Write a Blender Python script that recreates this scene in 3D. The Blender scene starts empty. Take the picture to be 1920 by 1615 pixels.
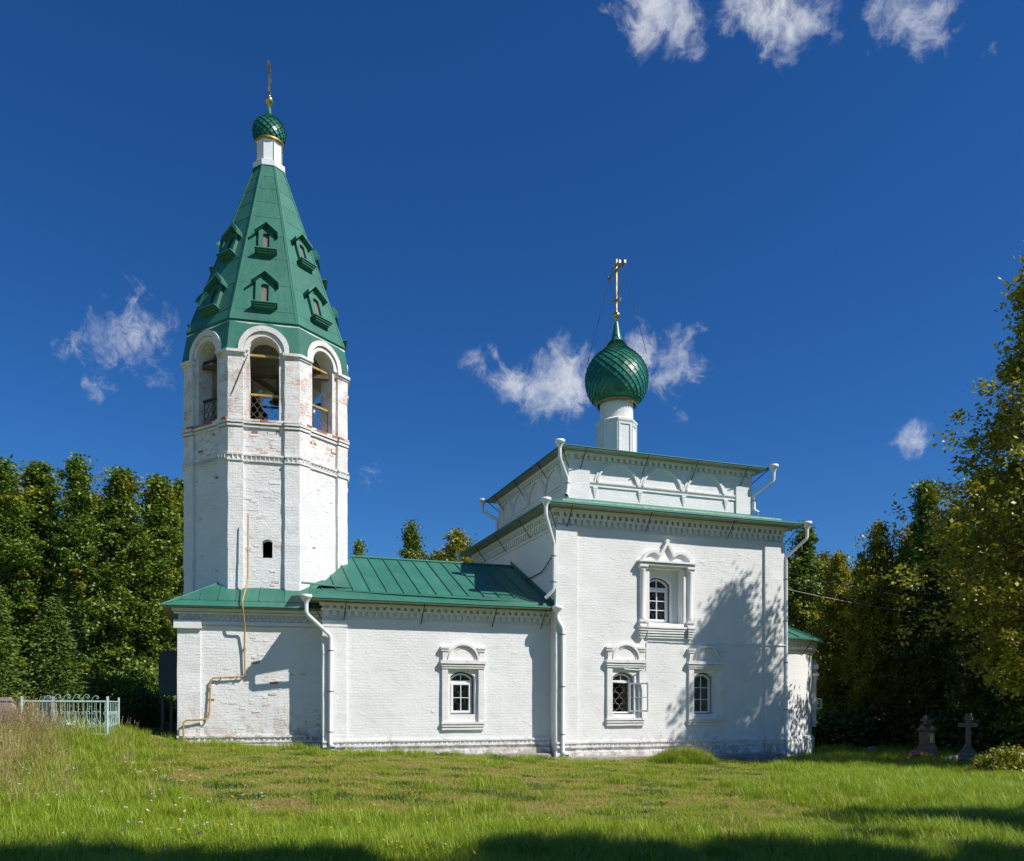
import bpy, bmesh, math, random
import numpy as np
from mathutils import Vector, Matrix, noise
R = math.radians
random.seed(7)
rng = np.random.default_rng(11)
SC = bpy.context.scene
COL = SC.collection

# ------------------------------------------------------------------ camera, sky, sun, exposure
cam_d = bpy.data.cameras.new('camera')
cam = bpy.data.objects.new('camera', cam_d); COL.objects.link(cam)
cam.location = (0, 0, 1.7); cam.rotation_euler = (R(90), 0, 0)
cam_d.sensor_width = 36; cam_d.lens = 29.23; cam_d.shift_y = 0.270
cam_d.clip_start = 0.1; cam_d.clip_end = 6000
SC.camera = cam

SUN_AZ, SUN_EL = R(115.2), R(46.5)              # azimuth from +Y towards +X
sun_dir = Vector((math.sin(SUN_AZ)*math.cos(SUN_EL), math.cos(SUN_AZ)*math.cos(SUN_EL), math.sin(SUN_EL)))
sd = bpy.data.lights.new('sun', 'SUN'); sd.energy = 5.0; sd.angle = R(0.53); sd.color = (1.0, 0.955, 0.88)
sun = bpy.data.objects.new('sun', sd); COL.objects.link(sun)
sun.rotation_euler = (-sun_dir).to_track_quat('-Z', 'Y').to_euler()
sun.location = (30, -20, 40)

SC.view_settings.view_transform = 'Standard'; SC.view_settings.look = 'None'
SC.view_settings.exposure = 0.16; SC.view_settings.gamma = 1.0
SC.view_settings.use_curve_mapping = False
SC.render.engine = 'CYCLES'
SC.cycles.max_bounces = 6; SC.cycles.diffuse_bounces = 3; SC.cycles.glossy_bounces = 3
SC.cycles.transparent_max_bounces = 10; SC.cycles.transmission_bounces = 4
SC.cycles.use_denoising = True
SC.cycles.sample_clamp_indirect = 6.0


def pix_dir(x, y):                            # direction of a point in the sky
    return Vector(((x-960)/1559, 1.0, (1326-y)/1559)).normalized()


class NT:
    def __init__(s, nt): s.nt = nt; s.n = nt.nodes; s.l = nt.links
    def new(s, t, **k):
        nd = s.n.new(t)
        for a, b in k.items():
            if a == 'ins':
                for i, v in b.items():
                    if isinstance(v, bpy.types.NodeSocket): s.l.new(v, nd.inputs[i])
                    else: nd.inputs[i].default_value = v
            else: setattr(nd, a, b)
        return nd
    def math(s, op, a, b=None, c=None, clamp=False):
        nd = s.n.new('ShaderNodeMath'); nd.operation = op; nd.use_clamp = clamp
        for i, v in enumerate((a, b, c)):
            if v is None: continue
            if isinstance(v, bpy.types.NodeSocket): s.l.new(v, nd.inputs[i])
            else: nd.inputs[i].default_value = v
        return nd.outputs[0]
    def mapr(s, v, a, b, c=0.0, d=1.0, smooth=False):
        nd = s.n.new('ShaderNodeMapRange'); nd.interpolation_type = 'SMOOTHSTEP' if smooth else 'LINEAR'
        s.l.new(v, nd.inputs[0])
        for i, x in zip((1, 2, 3, 4), (a, b, c, d)): nd.inputs[i].default_value = x
        return nd.outputs[0]
    def mix(s, f, a, b, mode='MIX'):
        nd = s.n.new('ShaderNodeMix'); nd.data_type = 'RGBA'; nd.blend_type = mode
        for i, v in ((0, f), (6, a), (7, b)):
            if isinstance(v, bpy.types.NodeSocket): s.l.new(v, nd.inputs[i])
            else: nd.inputs[i].default_value = v if i == 0 else (*v[:3], 1)
        return nd.outputs[2]
    def noise(s, vec, scale, detail=3, rough=.55, dist=0.0, out=0):
        nd = s.n.new('ShaderNodeTexNoise'); nd.inputs['Scale'].default_value = scale
        nd.inputs['Detail'].default_value = detail; nd.inputs['Roughness'].default_value = rough
        nd.inputs['Distortion'].default_value = dist
        if vec is not None: s.l.new(vec, nd.inputs['Vector'])
        return nd.outputs[out]
    def link(s, a, b): s.l.new(a, b)


world = bpy.data.worlds.new('World'); SC.world = world; world.use_nodes = True
w = NT(world.node_tree); w.n.clear()
sky = w.new('ShaderNodeTexSky', sky_type='NISHITA', sun_disc=False, sun_elevation=SUN_EL, sun_rotation=SUN_AZ,
            altitude=200, air_density=1.0, dust_density=0.2, ozone_density=4.0)
tc = w.new('ShaderNodeTexCoord').outputs['Generated']
# a polarising-filter sky: deeper and more saturated than the bare model
deep = w.new('ShaderNodeHueSaturation', ins={'Saturation': 1.22, 'Value': 0.80, 'Color': sky.outputs[0]}).outputs[0]
deep = w.mix(1.0, deep, (.46, .78, 1.10), 'MULTIPLY')
# small fair-weather clouds: groups of soft blobs broken up by noise, fixed in direction
BLOBS = [  # x, y, radius, strength   (directions and angular sizes)
    (140, 650, 58, .62), (205, 630, 62, .72), (270, 612, 60, .80), (175, 705, 50, .58), (240, 660, 56, .60), (300, 640, 44, .58), (300, 690, 40, .44), (120, 670, 38, .5),
    (885, 690, 32, .75), (915, 662, 22, .6),
    (960, 710, 40, .9), (1010, 725, 55, 1.15), (1060, 715, 60, 1.2), (1040, 750, 42, 1.0), (1045, 655, 30, .8), (1095, 705, 40, 1.0), (1015, 685, 36, .8),
    (1215, 665, 45, 1.0), (1255, 685, 50, 1.0), (1275, 650, 32, .8), (1310, 700, 30, .75), (1310, 632, 18, .6), (1225, 710, 36, .7),
    (1285, 795, 26, .42), (1220, 815, 16, .35), (690, 890, 30, .35), (725, 893, 25, .33),
    (1700, 825, 36, .85), (1685, 832, 24, .6),
    (1235, 20, 70, 1.15), (1265, 60, 48, .95), (1290, 90, 28, .6), (1195, 0, 45, .8), (1400, 15, 60, 1.0), (1460, 40, 65, 1.0), (1440, 85, 38, .7), (1525, 60, 45, .7), (1540, 15, 45, .7),
    (1690, 25, 60, .95), (1735, 45, 52, .85), (1700, 80, 40, .7), (1770, 20, 30, .6), (1850, 88, 22, .45), (1250, -90, 110, 1.0), (1500, -120, 130, 1.0), (1750, -100, 90, .9),
    (-300, 700, 120, .9), (-420, 640, 90, .8), (2300, 600, 120, .9), (2450, 660, 90, .8), (2200, 300, 80, .7), (-250, 250, 90, .8), (800, -500, 140, .9), (300, -700, 160, .9)]
warp = w.noise(tc, 9.0, 4, .6, out=1)
wsub = w.new('ShaderNodeVectorMath', operation='SUBTRACT', ins={0: warp, 1: (.5, .5, .5)}).outputs[0]
wscl = w.new('ShaderNodeVectorMath', operation='SCALE', ins={0: wsub, 'Scale': .055}).outputs[0]
tcw = w.new('ShaderNodeVectorMath', operation='ADD', ins={0: tc, 1: wscl}).outputs[0]
acc = None
for bx_, by_, br_, bs_ in BLOBS:
    c = pix_dir(bx_, by_); cosr = 1.0/math.sqrt(1 + ((bx_-960)/1559)**2 + ((1326-by_)/1559)**2)
    rad = br_/1559*cosr*1.42
    dist = w.new('ShaderNodeVectorMath', operation='DISTANCE', ins={0: tcw, 1: c}).outputs['Value']
    v = w.mapr(dist, rad*1.25, rad*0.05, 0.0, bs_, smooth=True)
    acc = v if acc is None else w.math('MAXIMUM', acc, v)
fine = w.noise(tcw, 34.0, 7, .68, .35)
wisp = w.noise(tcw, 90.0, 5, .7, .6)
dens = w.math('ADD', acc, w.math('MULTIPLY', w.math('SUBTRACT', fine, .56), 2.1))
dens = w.math('ADD', dens, w.math('MULTIPLY', w.math('SUBTRACT', wisp, .5), .5))
dens = w.math('MULTIPLY', w.mapr(dens, .20, 1.35, 0, .90, smooth=True), w.mapr(acc, .03, .25, 0, 1, smooth=True))
shd = w.noise(tcw, 22.0, 4, .6)
cl_col = w.mix(w.mapr(shd, .35, .62), (4.4, 4.9, 5.9), (7.6, 7.7, 8.0))
skyc = w.mix(dens, deep, cl_col)
bg = w.new('ShaderNodeBackground', ins={'Color': skyc, 'Strength': 0.10})
wo = w.new('ShaderNodeOutputWorld', ins={'Surface': bg.outputs[0]})


# ------------------------------------------------------------------ helpers
class MB:
    """collects faces; build() links them as one mesh object"""
    def __init__(s): s.v = []; s.f = []; s.sm = []; s.M = None
    def add(s, pts, faces, smooth=False):
        b = len(s.v)
        if s.M is None: s.v += [tuple(p) for p in pts]
        else: s.v += [tuple(s.M @ Vector(p)) for p in pts]
        for f in faces: s.f.append([b+i for i in f]); s.sm.append(smooth)
    def poly(s, pts): s.add(pts, [list(range(len(pts)))])
    def rect(s, o, a, b, step=None):
        o, a, b = Vector(o), Vector(a), Vector(b)
        na = max(1, math.ceil(a.length/step)) if step else 1
        nb = max(1, math.ceil(b.length/step)) if step else 1
        pts = [o + a*(i/na) + b*(j/nb) for j in range(nb+1) for i in range(na+1)]
        fs = [[j*(na+1)+i, j*(na+1)+i+1, (j+1)*(na+1)+i+1, (j+1)*(na+1)+i] for j in range(nb) for i in range(na)]
        s.add(pts, fs)
    def box(s, x0, y0, z0, x1, y1, z1, step=None):
        X, Y, Z = (x1-x0, 0, 0), (0, y1-y0, 0), (0, 0, z1-z0)
        s.rect((x0, y0, z0), X, Z, step)                       # -y
        s.rect((x1, y1, z0), (x0-x1, 0, 0), Z, step)           # +y
        s.rect((x0, y1, z0), (0, y0-y1, 0), Z, step)           # -x
        s.rect((x1, y0, z0), Y, Z, step)                       # +x
        s.rect((x0, y0, z1), X, Y, step)                       # top
        s.rect((x0, y1, z0), X, (0, y0-y1, 0), step)           # bottom
    def prism(s, pts, ext):
        """closed polygon extruded by vector ext (polygon counter-clockwise seen against ext)"""
        n = len(pts); e = Vector(ext)
        P = [Vector(p) for p in pts]
        s.add(P + [p+e for p in P], [list(range(n))[::-1], list(range(n, 2*n))] + [[i, (i+1) % n, n+(i+1) % n, n+i] for i in range(n)])
    def band(s, outer, inner, y0, y1):
        """ring between two (x,z) outlines of equal length, y from y0 (front) to y1; closed"""
        n = len(outer)
        v = [(x, y0, z) for x, z in outer] + [(x, y0, z) for x, z in inner] + [(x, y1, z) for x, z in outer] + [(x, y1, z) for x, z in inner]
        fs = []
        for i in range(n):
            j = (i+1) % n
            fs += [[i, j, n+j, n+i], [2*n+i, 3*n+i, 3*n+j, 2*n+j], [i, 2*n+i, 2*n+j, j], [n+i, n+j, 3*n+j, 3*n+i]]
        s.add(v, fs)
    def strip(s, outer, inner, y0, y1):
        """open band (arch moulding)"""
        n = len(outer)
        v = [(x, y0, z) for x, z in outer] + [(x, y0, z) for x, z in inner] + [(x, y1, z) for x, z in outer] + [(x, y1, z) for x, z in inner]
        fs = [[0, n, 3*n, 2*n], [n-1, 3*n-1, 4*n-1, 2*n-1]]
        for i in range(n-1):
            j = i+1
            fs += [[i, j, n+j, n+i], [i, 2*n+i, 2*n+j, j], [n+i, n+j, 3*n+j, 3*n+i]]
        s.add(v, fs)
    def tube(s, path, r, n=8, cap=True, smooth=True):
        P = [Vector(p) for p in path]; m = len(P)
        rs = r if isinstance(r, (list, tuple)) else [r]*m
        v = []; up0 = None
        for i, p in enumerate(P):
            t = (P[min(i+1, m-1)] - P[max(i-1, 0)]).normalized()
            if up0 is None:
                a = t.orthogonal().normalized()
            else:
                a = (up0 - t*up0.dot(t))
                a = a.normalized() if a.length > 1e-5 else t.orthogonal().normalized()
            up0 = a; b = t.cross(a)
            v += [p + (a*math.cos(k*2*math.pi/n) + b*math.sin(k*2*math.pi/n))*rs[i] for k in range(n)]
        fs = [[i*n+k, i*n+(k+1) % n, (i+1)*n+(k+1) % n, (i+1)*n+k] for i in range(m-1) for k in range(n)]
        s.add(v, fs, smooth)
        if cap:
            s.add(v[:n], [list(range(n))[::-1]]); s.add(v[-n:], [list(range(n))])
    def lathe(s, prof, c=(0, 0, 0), n=24, smooth=True, phase=0.0):
        v = [(c[0]+r*math.cos(phase+2*math.pi*k/n), c[1]+r*math.sin(phase+2*math.pi*k/n), c[2]+z) for r, z in prof for k in range(n)]
        m = len(prof)
        fs = [[i*n+k, i*n+(k+1) % n, (i+1)*n+(k+1) % n, (i+1)*n+k] for i in range(m-1) for k in range(n)]
        s.add(v, fs, smooth)
    def build(s, name, mat, parent=None, wob=0.0, wfreq=1.3):
        me = bpy.data.meshes.new(name)
        vs = s.v
        if wob:
            out = []
            for p in vs:
                q = Vector(p)*wfreq
                d = noise.noise_vector(q)*wob + noise.noise_vector(Vector(p)*5.1)*wob*.45
                out.append((p[0]+d.x, p[1]+d.y, p[2]+d.z*.6))
            vs = out
        me.from_pydata(vs, [], s.f)
        me.polygons.foreach_set('use_smooth', s.sm)
        # metre UVs: horizontal tangent and height of each face
        uvl = me.uv_layers.new(name='UVMap')
        uvs = np.zeros((len(me.loops), 2), dtype=np.float32)
        for p in me.polygons:
            nrm = p.normal
            if abs(nrm.z) > .92: t = Vector((1, 0, 0)); b = Vector((0, 1, 0))
            else:
                t = Vector((-nrm.y, nrm.x, 0)).normalized(); b = nrm.cross(t)
            for li in p.loop_indices:
                co = me.vertices[me.loops[li].vertex_index].co
                uvs[li] = (co.dot(t), co.dot(b))
        uvl.data.foreach_set('uv', uvs.ravel())
        me.update()
        o = bpy.data.objects.new(name, me); COL.objects.link(o)
        if mat: me.materials.append(mat)
        if parent: o.parent = parent
        return o


def thing(name, label, cat, loc=(0, 0, 0), rz=0, group=None):
    o = bpy.data.objects.new(name, None); COL.objects.link(o)
    o.location = loc; o.rotation_euler = (0, 0, rz); o.empty_display_size = .2
    tag(o, label, cat, group); return o
def tag(o, label=None, cat=None, group=None, kind=None):
    if label: o['label'] = label
    if cat: o['category'] = cat
    if group: o['group'] = group
    if kind: o['kind'] = kind
    return o
def inst(src, parent, M=None, name=None):
    o = src.copy(); COL.objects.link(o); o.parent = parent
    if M is not None: o.matrix_local = M
    return o
def arch_pts(c, w, zt, rise, n=12):
    """points from left spring over the top to right spring"""
    a = w/2
    if rise <= 1e-4: return [(c-a, zt), (c+a, zt)]
    Rr = (a*a+rise*rise)/(2*rise); zc = zt-Rr; ph = math.asin(min(1, a/Rr))
    if rise > a: ph = math.pi-ph
    return [(c+Rr*math.sin(-ph+2*ph*i/n), zc+Rr*math.cos(-ph+2*ph*i/n)) for i in range(n+1)]
def outline(c, w, zb, zt, rise, n=12):
    return [(c+w/2, zb), (c-w/2, zb)] + arch_pts(c, w, zt, rise, n)
def wall_sheet(mb, x0, x1, z0, z1, y, ops, depth, step=.45, back=None, bx=None):
    """wall in plane y (facing -y) with openings (c,w,zb,zt,rise) and reveals of given depth"""
    zs = sorted({z0, z1} | {o[2] for o in ops} | {o[3] for o in ops})
    def sheet(yy, xa, xb):
        for a, b in zip(zs, zs[1:]):
            xs = xa
            for c, w, zb, zt, rise in sorted(ops):
                if zb <= a+1e-6 and zt >= b-1e-6:
                    mb.rect((xs, yy, a), (c-w/2-xs, 0, 0), (0, 0, b-a), step); xs = c+w/2
            mb.rect((xs, yy, a), (xb-xs, 0, 0), (0, 0, b-a), step)
        for c, w, zb, zt, rise in ops:
            if rise > 1e-4:
                ap = arch_pts(c, w, zt, rise)
                for p, q in zip(ap, ap[1:]):
                    mb.poly([(p[0], yy, p[1]), (q[0], yy, q[1]), (q[0], yy, zt+1e-4), (p[0], yy, zt+1e-4)])
    sheet(y, x0, x1)
    if back is not None: sheet(back, *(bx or (x0, x1)))
    for c, w, zb, zt, rise in ops:
        ol = outline(c, w, zb, zt, rise)
        for p, q in zip(ol, ol[1:]+ol[:1]):
            mb.poly([(p[0], y, p[1]), (p[0], y+depth, p[1]), (q[0], y+depth, q[1]), (q[0], y, q[1])])
def text_mesh(name, body, size, mat, parent, M):
    cu = bpy.data.curves.new(name, 'FONT'); cu.body = body; cu.size = size; cu.align_x = 'CENTER'; cu.extrude = .003
    tmp = bpy.data.objects.new(name, cu); COL.objects.link(tmp)
    bpy.context.view_layer.update()
    me = bpy.data.meshes.new_from_object(tmp.evaluated_get(bpy.context.evaluated_depsgraph_get()))
    bpy.data.objects.remove(tmp); bpy.data.curves.remove(cu)
    o = bpy.data.objects.new(name, me); COL.objects.link(o); me.materials.clear(); me.materials.append(mat)
    o.parent = parent; o.matrix_local = M; return o
HX = [-400, -60, -30, -13.3, -11.3, -10.4, -6, 1.5, 10.4, 15, 40, 400]
HZ = [1.4, 1.4, 1.2, .93, .78, .58, .30, -.08, -.30, -.40, -.5, -.5]
def ground_z(x, y):
    k = min(1, max(0, (y-4)/20)); k = k*k*(3-2*k)
    z = float(np.interp(x, HX, HZ))*k
    return z + .05*noise.noise(Vector((x*.22, y*.22, 1.3))) + .02*noise.noise(Vector((x*.9, y*.9, 4.1)))


# ------------------------------------------------------------------ materials
def mat(name, col, rough=.6, metal=0.0, var=0.0, vscale=3.0, bump=0.0, bscale=20.0, coat=0.0, spec=.5):
    m = bpy.data.materials.new(name); m.use_nodes = True
    t = NT(m.node_tree); b = t.n['Principled BSDF']
    b.inputs['Base Color'].default_value = (*col, 1); b.inputs['Roughness'].default_value = rough
    b.inputs['Metallic'].default_value = metal; b.inputs['Coat Weight'].default_value = coat
    b.inputs['Specular IOR Level'].default_value = spec
    if var or bump:
        oc = t.new('ShaderNodeTexCoord').outputs['Object']
    if var:
        nz = t.noise(oc, vscale, 5, .6)
        f = t.mapr(nz, .3, .7, 0, 1)
        c = t.mix(f, tuple(max(0, x*(1-var)) for x in col), tuple(min(1, x*(1+var)) for x in col))
        t.link(c, b.inputs['Base Color'])
        t.link(t.mapr(nz, .25, .75, rough-.1, min(1, rough+.12)), b.inputs['Roughness'])
    if bump:
        bp = t.new('ShaderNodeBump', ins={'Strength': bump, 'Distance': .02, 'Height': t.noise(oc, bscale, 4, .6)})
        t.link(bp.outputs[0], b.inputs['Normal'])
    return m


def wall_mat(name, red_z=None, red_amt=0.0, dirt_z=None, bump=.55, stain=.25, brick=1.0, eave_z=None):
    """lime-washed old brickwork; flaked lime shows red brick, splash dirt near the ground"""
    m = bpy.data.materials.new(name); m.use_nodes = True
    t = NT(m.node_tree); b = t.n['Principled BSDF']
    co = t.new('ShaderNodeTexCoord'); uv = co.outputs['UV']; ob = co.outputs['Object']
    wz = t.noise(uv, 1.7, 3, .6, out=1)
    wv = t.new('ShaderNodeVectorMath', operation='SUBTRACT', ins={0: wz, 1: (.5, .5, .5)}).outputs[0]
    wv = t.new('ShaderNodeVectorMath', operation='SCALE', ins={0: wv, 'Scale': .13}).outputs[0]
    w2 = t.noise(uv, 9, 2, .5, out=1)
    w2 = t.new('ShaderNodeVectorMath', operation='SUBTRACT', ins={0: w2, 1: (.5, .5, .5)}).outputs[0]
    w2 = t.new('ShaderNodeVectorMath', operation='SCALE', ins={0: w2, 'Scale': .035}).outputs[0]
    uvw = t.new('ShaderNodeVectorMath', operation='ADD', ins={0: uv, 1: wv}).outputs[0]
    uvw = t.new('ShaderNodeVectorMath', operation='ADD', ins={0: uvw, 1: w2}).outputs[0]
    br = t.new('ShaderNodeTexBrick', offset=.5, ins={'Vector': uvw, 'Scale': 1.0, 'Mortar Size': .011, 'Mortar Smooth': .55, 'Bias': 0.0,
               'Brick Width': .29, 'Row Height': .092, 'Color1': (1, 1, 1, 1), 'Color2': (.7, .7, .7, 1), 'Mortar': (0, 0, 0, 1)})
    patch = t.noise(uv, .8, 5, .62)                       # where the lime coat is thin enough to show courses
    thin = t.mapr(t.math('ADD', t.math('MULTIPLY', patch, .6), t.math('MULTIPLY', t.noise(uv, 4.5, 3, .6), .4)), .42, .62, .05, 1.0)
    hb = t.math('MULTIPLY', br.outputs['Color'], t.math('MULTIPLY', thin, .65*brick))
    hn = t.math('ADD', hb, t.math('MULTIPLY', t.noise(uv, 11, 5, .65), .62))
    vor = t.noise(uv, 46, 4, .7)
    hn = t.math('ADD', hn, t.math('MULTIPLY', vor, .22))
    col = t.mix(t.mapr(t.noise(uv, .55, 5, .6), .35, .7), (.82, .82, .805), (.74, .735, .71))
    # faint ochre and grey weathering
    st = t.math('MULTIPLY', t.mapr(t.noise(uv, 1.1, 7, .7, .5), .55, .75), stain)
    col = t.mix(st, col, (.62, .53, .42))
    g = t.math('MULTIPLY', t.mapr(t.noise(uv, 3.2, 6, .72), .60, .78), stain*.9)
    col = t.mix(g, col, (.46, .44, .40))
    # drip streaks
    mp = t.new('ShaderNodeMapping', ins={'Vector': uv, 'Scale': (6.0, .35, 1)}).outputs[0]
    col = t.mix(t.math('MULTIPLY', t.mapr(t.noise(mp, 1.0, 4, .6), .6, .8), stain*.45), col, (.55, .52, .47))
    z = t.new('ShaderNodeSeparateXYZ', ins={0: ob})
    if red_z is not None:
        z0, z1, z2, z3 = red_z
        zm = t.math('MULTIPLY', t.mapr(z.outputs[2], z0, z1, .0, 1, smooth=True), t.mapr(z.outputs[2], z2, z3, 1, .35, smooth=True))
        n1 = t.noise(uv, 2.1, 7, .74, .3)
        n2 = t.noise(uv, 19, 4, .7)
        rm = t.math('ADD', t.math('MULTIPLY', n1, .72), t.math('MULTIPLY', n2, .36))
        rm = t.math('ADD', rm, t.math('MULTIPLY', t.math('SUBTRACT', zm, 1.0), .22))
        lo = .66-.16*red_amt
        rmask = t.mapr(rm, lo, lo+.10, 0, .9)
        rmask = t.math('MULTIPLY', rmask, t.mapr(br.outputs['Fac'], .0, 1, 1, .25))
        rc = t.mix(t.noise(uvw, 7, 2), (.42, .16, .085), (.60, .36, .26))
        col = t.mix(t.math('MULTIPLY', t.mapr(rm, lo-.10, lo+.03, 0, .5), 1.0), col, (.70, .58, .50))
        col = t.mix(rmask, col, rc)
        hn = t.math('SUBTRACT', hn, t.math('MULTIPLY', rmask, .35))
    if dirt_z is not None:
        dz = t.mapr(z.outputs[2], dirt_z[0], dirt_z[1], 1, 0, smooth=True)
        n3 = t.noise(uv, 2.6, 7, .72, .4)
        dm = t.mapr(t.math('ADD', n3, t.math('MULTIPLY', dz, .24)), .70, .80, 0, .75)
        col = t.mix(t.math('MULTIPLY', dm, dz), col, (.40, .35, .29))
        dm2 = t.mapr(t.math('ADD', t.noise(uv, 8.5, 5, .7), t.math('MULTIPLY', dz, .2)), .76, .84, 0, .85)
        col = t.mix(t.math('MULTIPLY', dm2, dz), col, (.36, .20, .13))
    if eave_z is not None:                               # algae on the damp cornice bricks
        ez = t.math('MULTIPLY', t.mapr(z.outputs[2], eave_z[0], eave_z[1], 0, 1), t.mapr(t.noise(uv, 3.5, 4, .6), .3, .6, .25, .9))
        col = t.mix(ez, col, (.36, .34, .20))
    t.link(col, b.inputs['Base Color']); b.inputs['Roughness'].default_value = .9
    b.inputs['Specular IOR Level'].default_value = .25
    bp = t.new('ShaderNodeBump', ins={'Strength': bump, 'Distance': .022, 'Height': hn})
    t.link(bp.outputs[0], b.inputs['Normal'])
    return m


M = {}
M['nave'] = wall_mat('limewashed_brick', red_z=(3.0, .4, 2.5, 3.5), red_amt=.12, dirt_z=(0, 1.5), stain=.30, eave_z=(7.9, 8.6))
M['nave_trim'] = wall_mat('limewashed_trim', red_z=(-1, 0, 3.5, 8), red_amt=.22, stain=.28, brick=.45, bump=.45)
M['tier'] = wall_mat('limewashed_tier', stain=.30, red_z=(9, 9.5, 20, 21), red_amt=-.1)
M['wing'] = wall_mat('limewashed_refectory', red_z=(.9, .3, 2.5, 3.5), red_amt=.2, dirt_z=(.2, 1.3), stain=.30)
M['narthex'] = wall_mat('limewashed_narthex', red_z=(3.2, 1.4, 2, 4), red_amt=.35, dirt_z=(.4, 3.0), stain=.22, bump=.7)
M['tower'] = wall_mat('limewashed_tower', red_z=(6.0, 11.5, 13.2, 14.2), red_amt=.60, stain=.38, bump=.85)
M['apse'] = wall_mat('limewashed_apse', stain=.30, dirt_z=(-.3, .8))
M['cornice'] = wall_mat('limewashed_cornice', stain=.5, brick=.3)
M['arch'] = wall_mat('limewashed_arch', stain=.3, brick=.35, red_z=(5, 9, 14.5, 16), red_amt=.45)


def green_mat(name, base, rough=.42, rv=.11):
    m = bpy.data.materials.new(name); m.use_nodes = True
    t = NT(m.node_tree); b = t.n['Principled BSDF']
    co = t.new('ShaderNodeTexCoord'); ob = co.outputs['Object']
    n1 = t.noise(ob, .9, 5, .6); n2 = t.noise(ob, 11, 4, .65)
    rnd = t.new('ShaderNodeObjectInfo').outputs['Random']
    c = t.mix(t.mapr(n1, .3, .7), tuple(x*.86 for x in base), tuple(x*1.12 for x in base))
    c = t.mix(t.math('MULTIPLY', t.mapr(n2, .55, .8), .25), c, (.10, .20, .15))
    uvs = co.outputs['UV']; mp = t.new('ShaderNodeMapping', ins={'Vector': uvs, 'Scale': (5.0, .5, 1)}).outputs[0]
    c = t.mix(t.math('MULTIPLY', t.mapr(t.noise(mp, 1.0, 5, .65), .5, .78), .38), c, (.13, .24, .185))
    c = t.mix(t.math('MULTIPLY', t.mapr(t.noise(ob, 3.3, 6, .75), .62, .76), .35), c, (.02, .075, .055))
    hs = t.new('ShaderNodeHueSaturation', ins={'Color': c, 'Value': t.mapr(rnd, 0, 1, 1-rv, 1+rv)})
    t.link(hs.outputs[0], b.inputs['Base Color'])
    t.link(t.mapr(n2, .3, .7, rough-.05, rough+.12), b.inputs['Roughness'])
    bp = t.new('ShaderNodeBump', ins={'Strength': .38, 'Distance': .03, 'Height': t.noise(ob, 2.3, 4, .55)})
    t.link(bp.outputs[0], b.inputs['Normal'])
    return m


M['green'] = green_mat('green_sheet_metal', (.030, .162, .110), .48)
M['green_dome'] = green_mat('green_dome_metal', (.018, .150, .100), .31, .30)
M['green_dark'] = mat('dark_green_steel', (.006, .018, .026), .4, var=.2)
M['soffit'] = mat('soffit_boards', (.30, .29, .25), .8, var=.25, vscale=5)
M['white_metal'] = mat('white_painted_metal', (.80, .81, .82), .35, var=.04)
M['white_pvc'] = mat('white_window_plastic', (.82, .82, .82), .3)
M['grey_pvc'] = mat('grey_window_rebate', (.42, .42, .40), .5)
M['iron'] = mat('black_iron', (.03, .028, .026), .6)
M['gold'] = mat('gilded_metal', (.62, .45, .18), .32, metal=1.0, var=.1)
M['brass'] = mat('aged_gilding', (.34, .25, .10), .45, metal=.8, var=.2)
M['gas'] = mat('yellow_pipe_paint', (.50, .31, .11), .5, var=.18, vscale=6)
M['yellow_iron'] = mat('yellow_ochre_iron', (.42, .29, .07), .6, var=.3, vscale=8)
M['grille'] = mat('white_grille_paint', (.34, .34, .32), .5)
M['bronze'] = mat('dark_bell_bronze', (.035, .028, .018), .5, metal=.6, var=.3)
M['beam'] = mat('timber_beam', (.14, .10, .05), .8, var=.3)
M['curtain'] = mat('window_curtain', (.16, .12, .05), .9, var=.4)
M['board'] = mat('louver_board', (.17, .14, .12), .7, var=.15, vscale=2)
M['dark'] = mat('dark_interior', (.03, .027, .024), .9)  # near-black paints the unlit room behind windows; also on the porch step
M['interior'] = mat('interior_plaster', (.16, .15, .13), .9)
M['mint'] = mat('mint_fence_paint', (.42, .56, .51), .5, var=.15, vscale=9)
M['granite_pink'] = mat('pink_granite', (.34, .25, .22), .75, var=.3, vscale=40, bump=.3, bscale=30)
M['granite_black'] = mat('black_granite', (.075, .065, .060), .35, var=.25, vscale=60)
M['granite_grey'] = mat('grey_stone', (.28, .28, .27), .85, var=.25, vscale=20, bump=.3)
M['gilt_letter'] = mat('gilt_lettering', (.60, .40, .16), .5)
M['bark'] = mat('tree_bark', (.10, .075, .055), .9, var=.35, vscale=8, bump=.5, bscale=14)
M['soil'] = mat('stone_footing', (.33, .31, .28), .95, var=.3, vscale=6, bump=.6, bscale=16)

gl = bpy.data.materials.new('window_glass'); gl.use_nodes = True
t = NT(gl.node_tree); t.n.clear()
fr = t.new('ShaderNodeFresnel', ins={0: 1.5})
tr = t.new('ShaderNodeBsdfTransparent', ins={0: (.80, .84, .84, 1)}); gs = t.new('ShaderNodeBsdfGlossy', ins={'Color': (.9, .9, .9, 1), 'Roughness': .03})
mx = t.new('ShaderNodeMixShader', ins={0: t.math('MULTIPLY', fr.outputs[0], .45), 1: tr.outputs[0], 2: gs.outputs[0]})
t.new('ShaderNodeOutputMaterial', ins={0: mx.outputs[0]})
M['glass'] = gl


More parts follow.
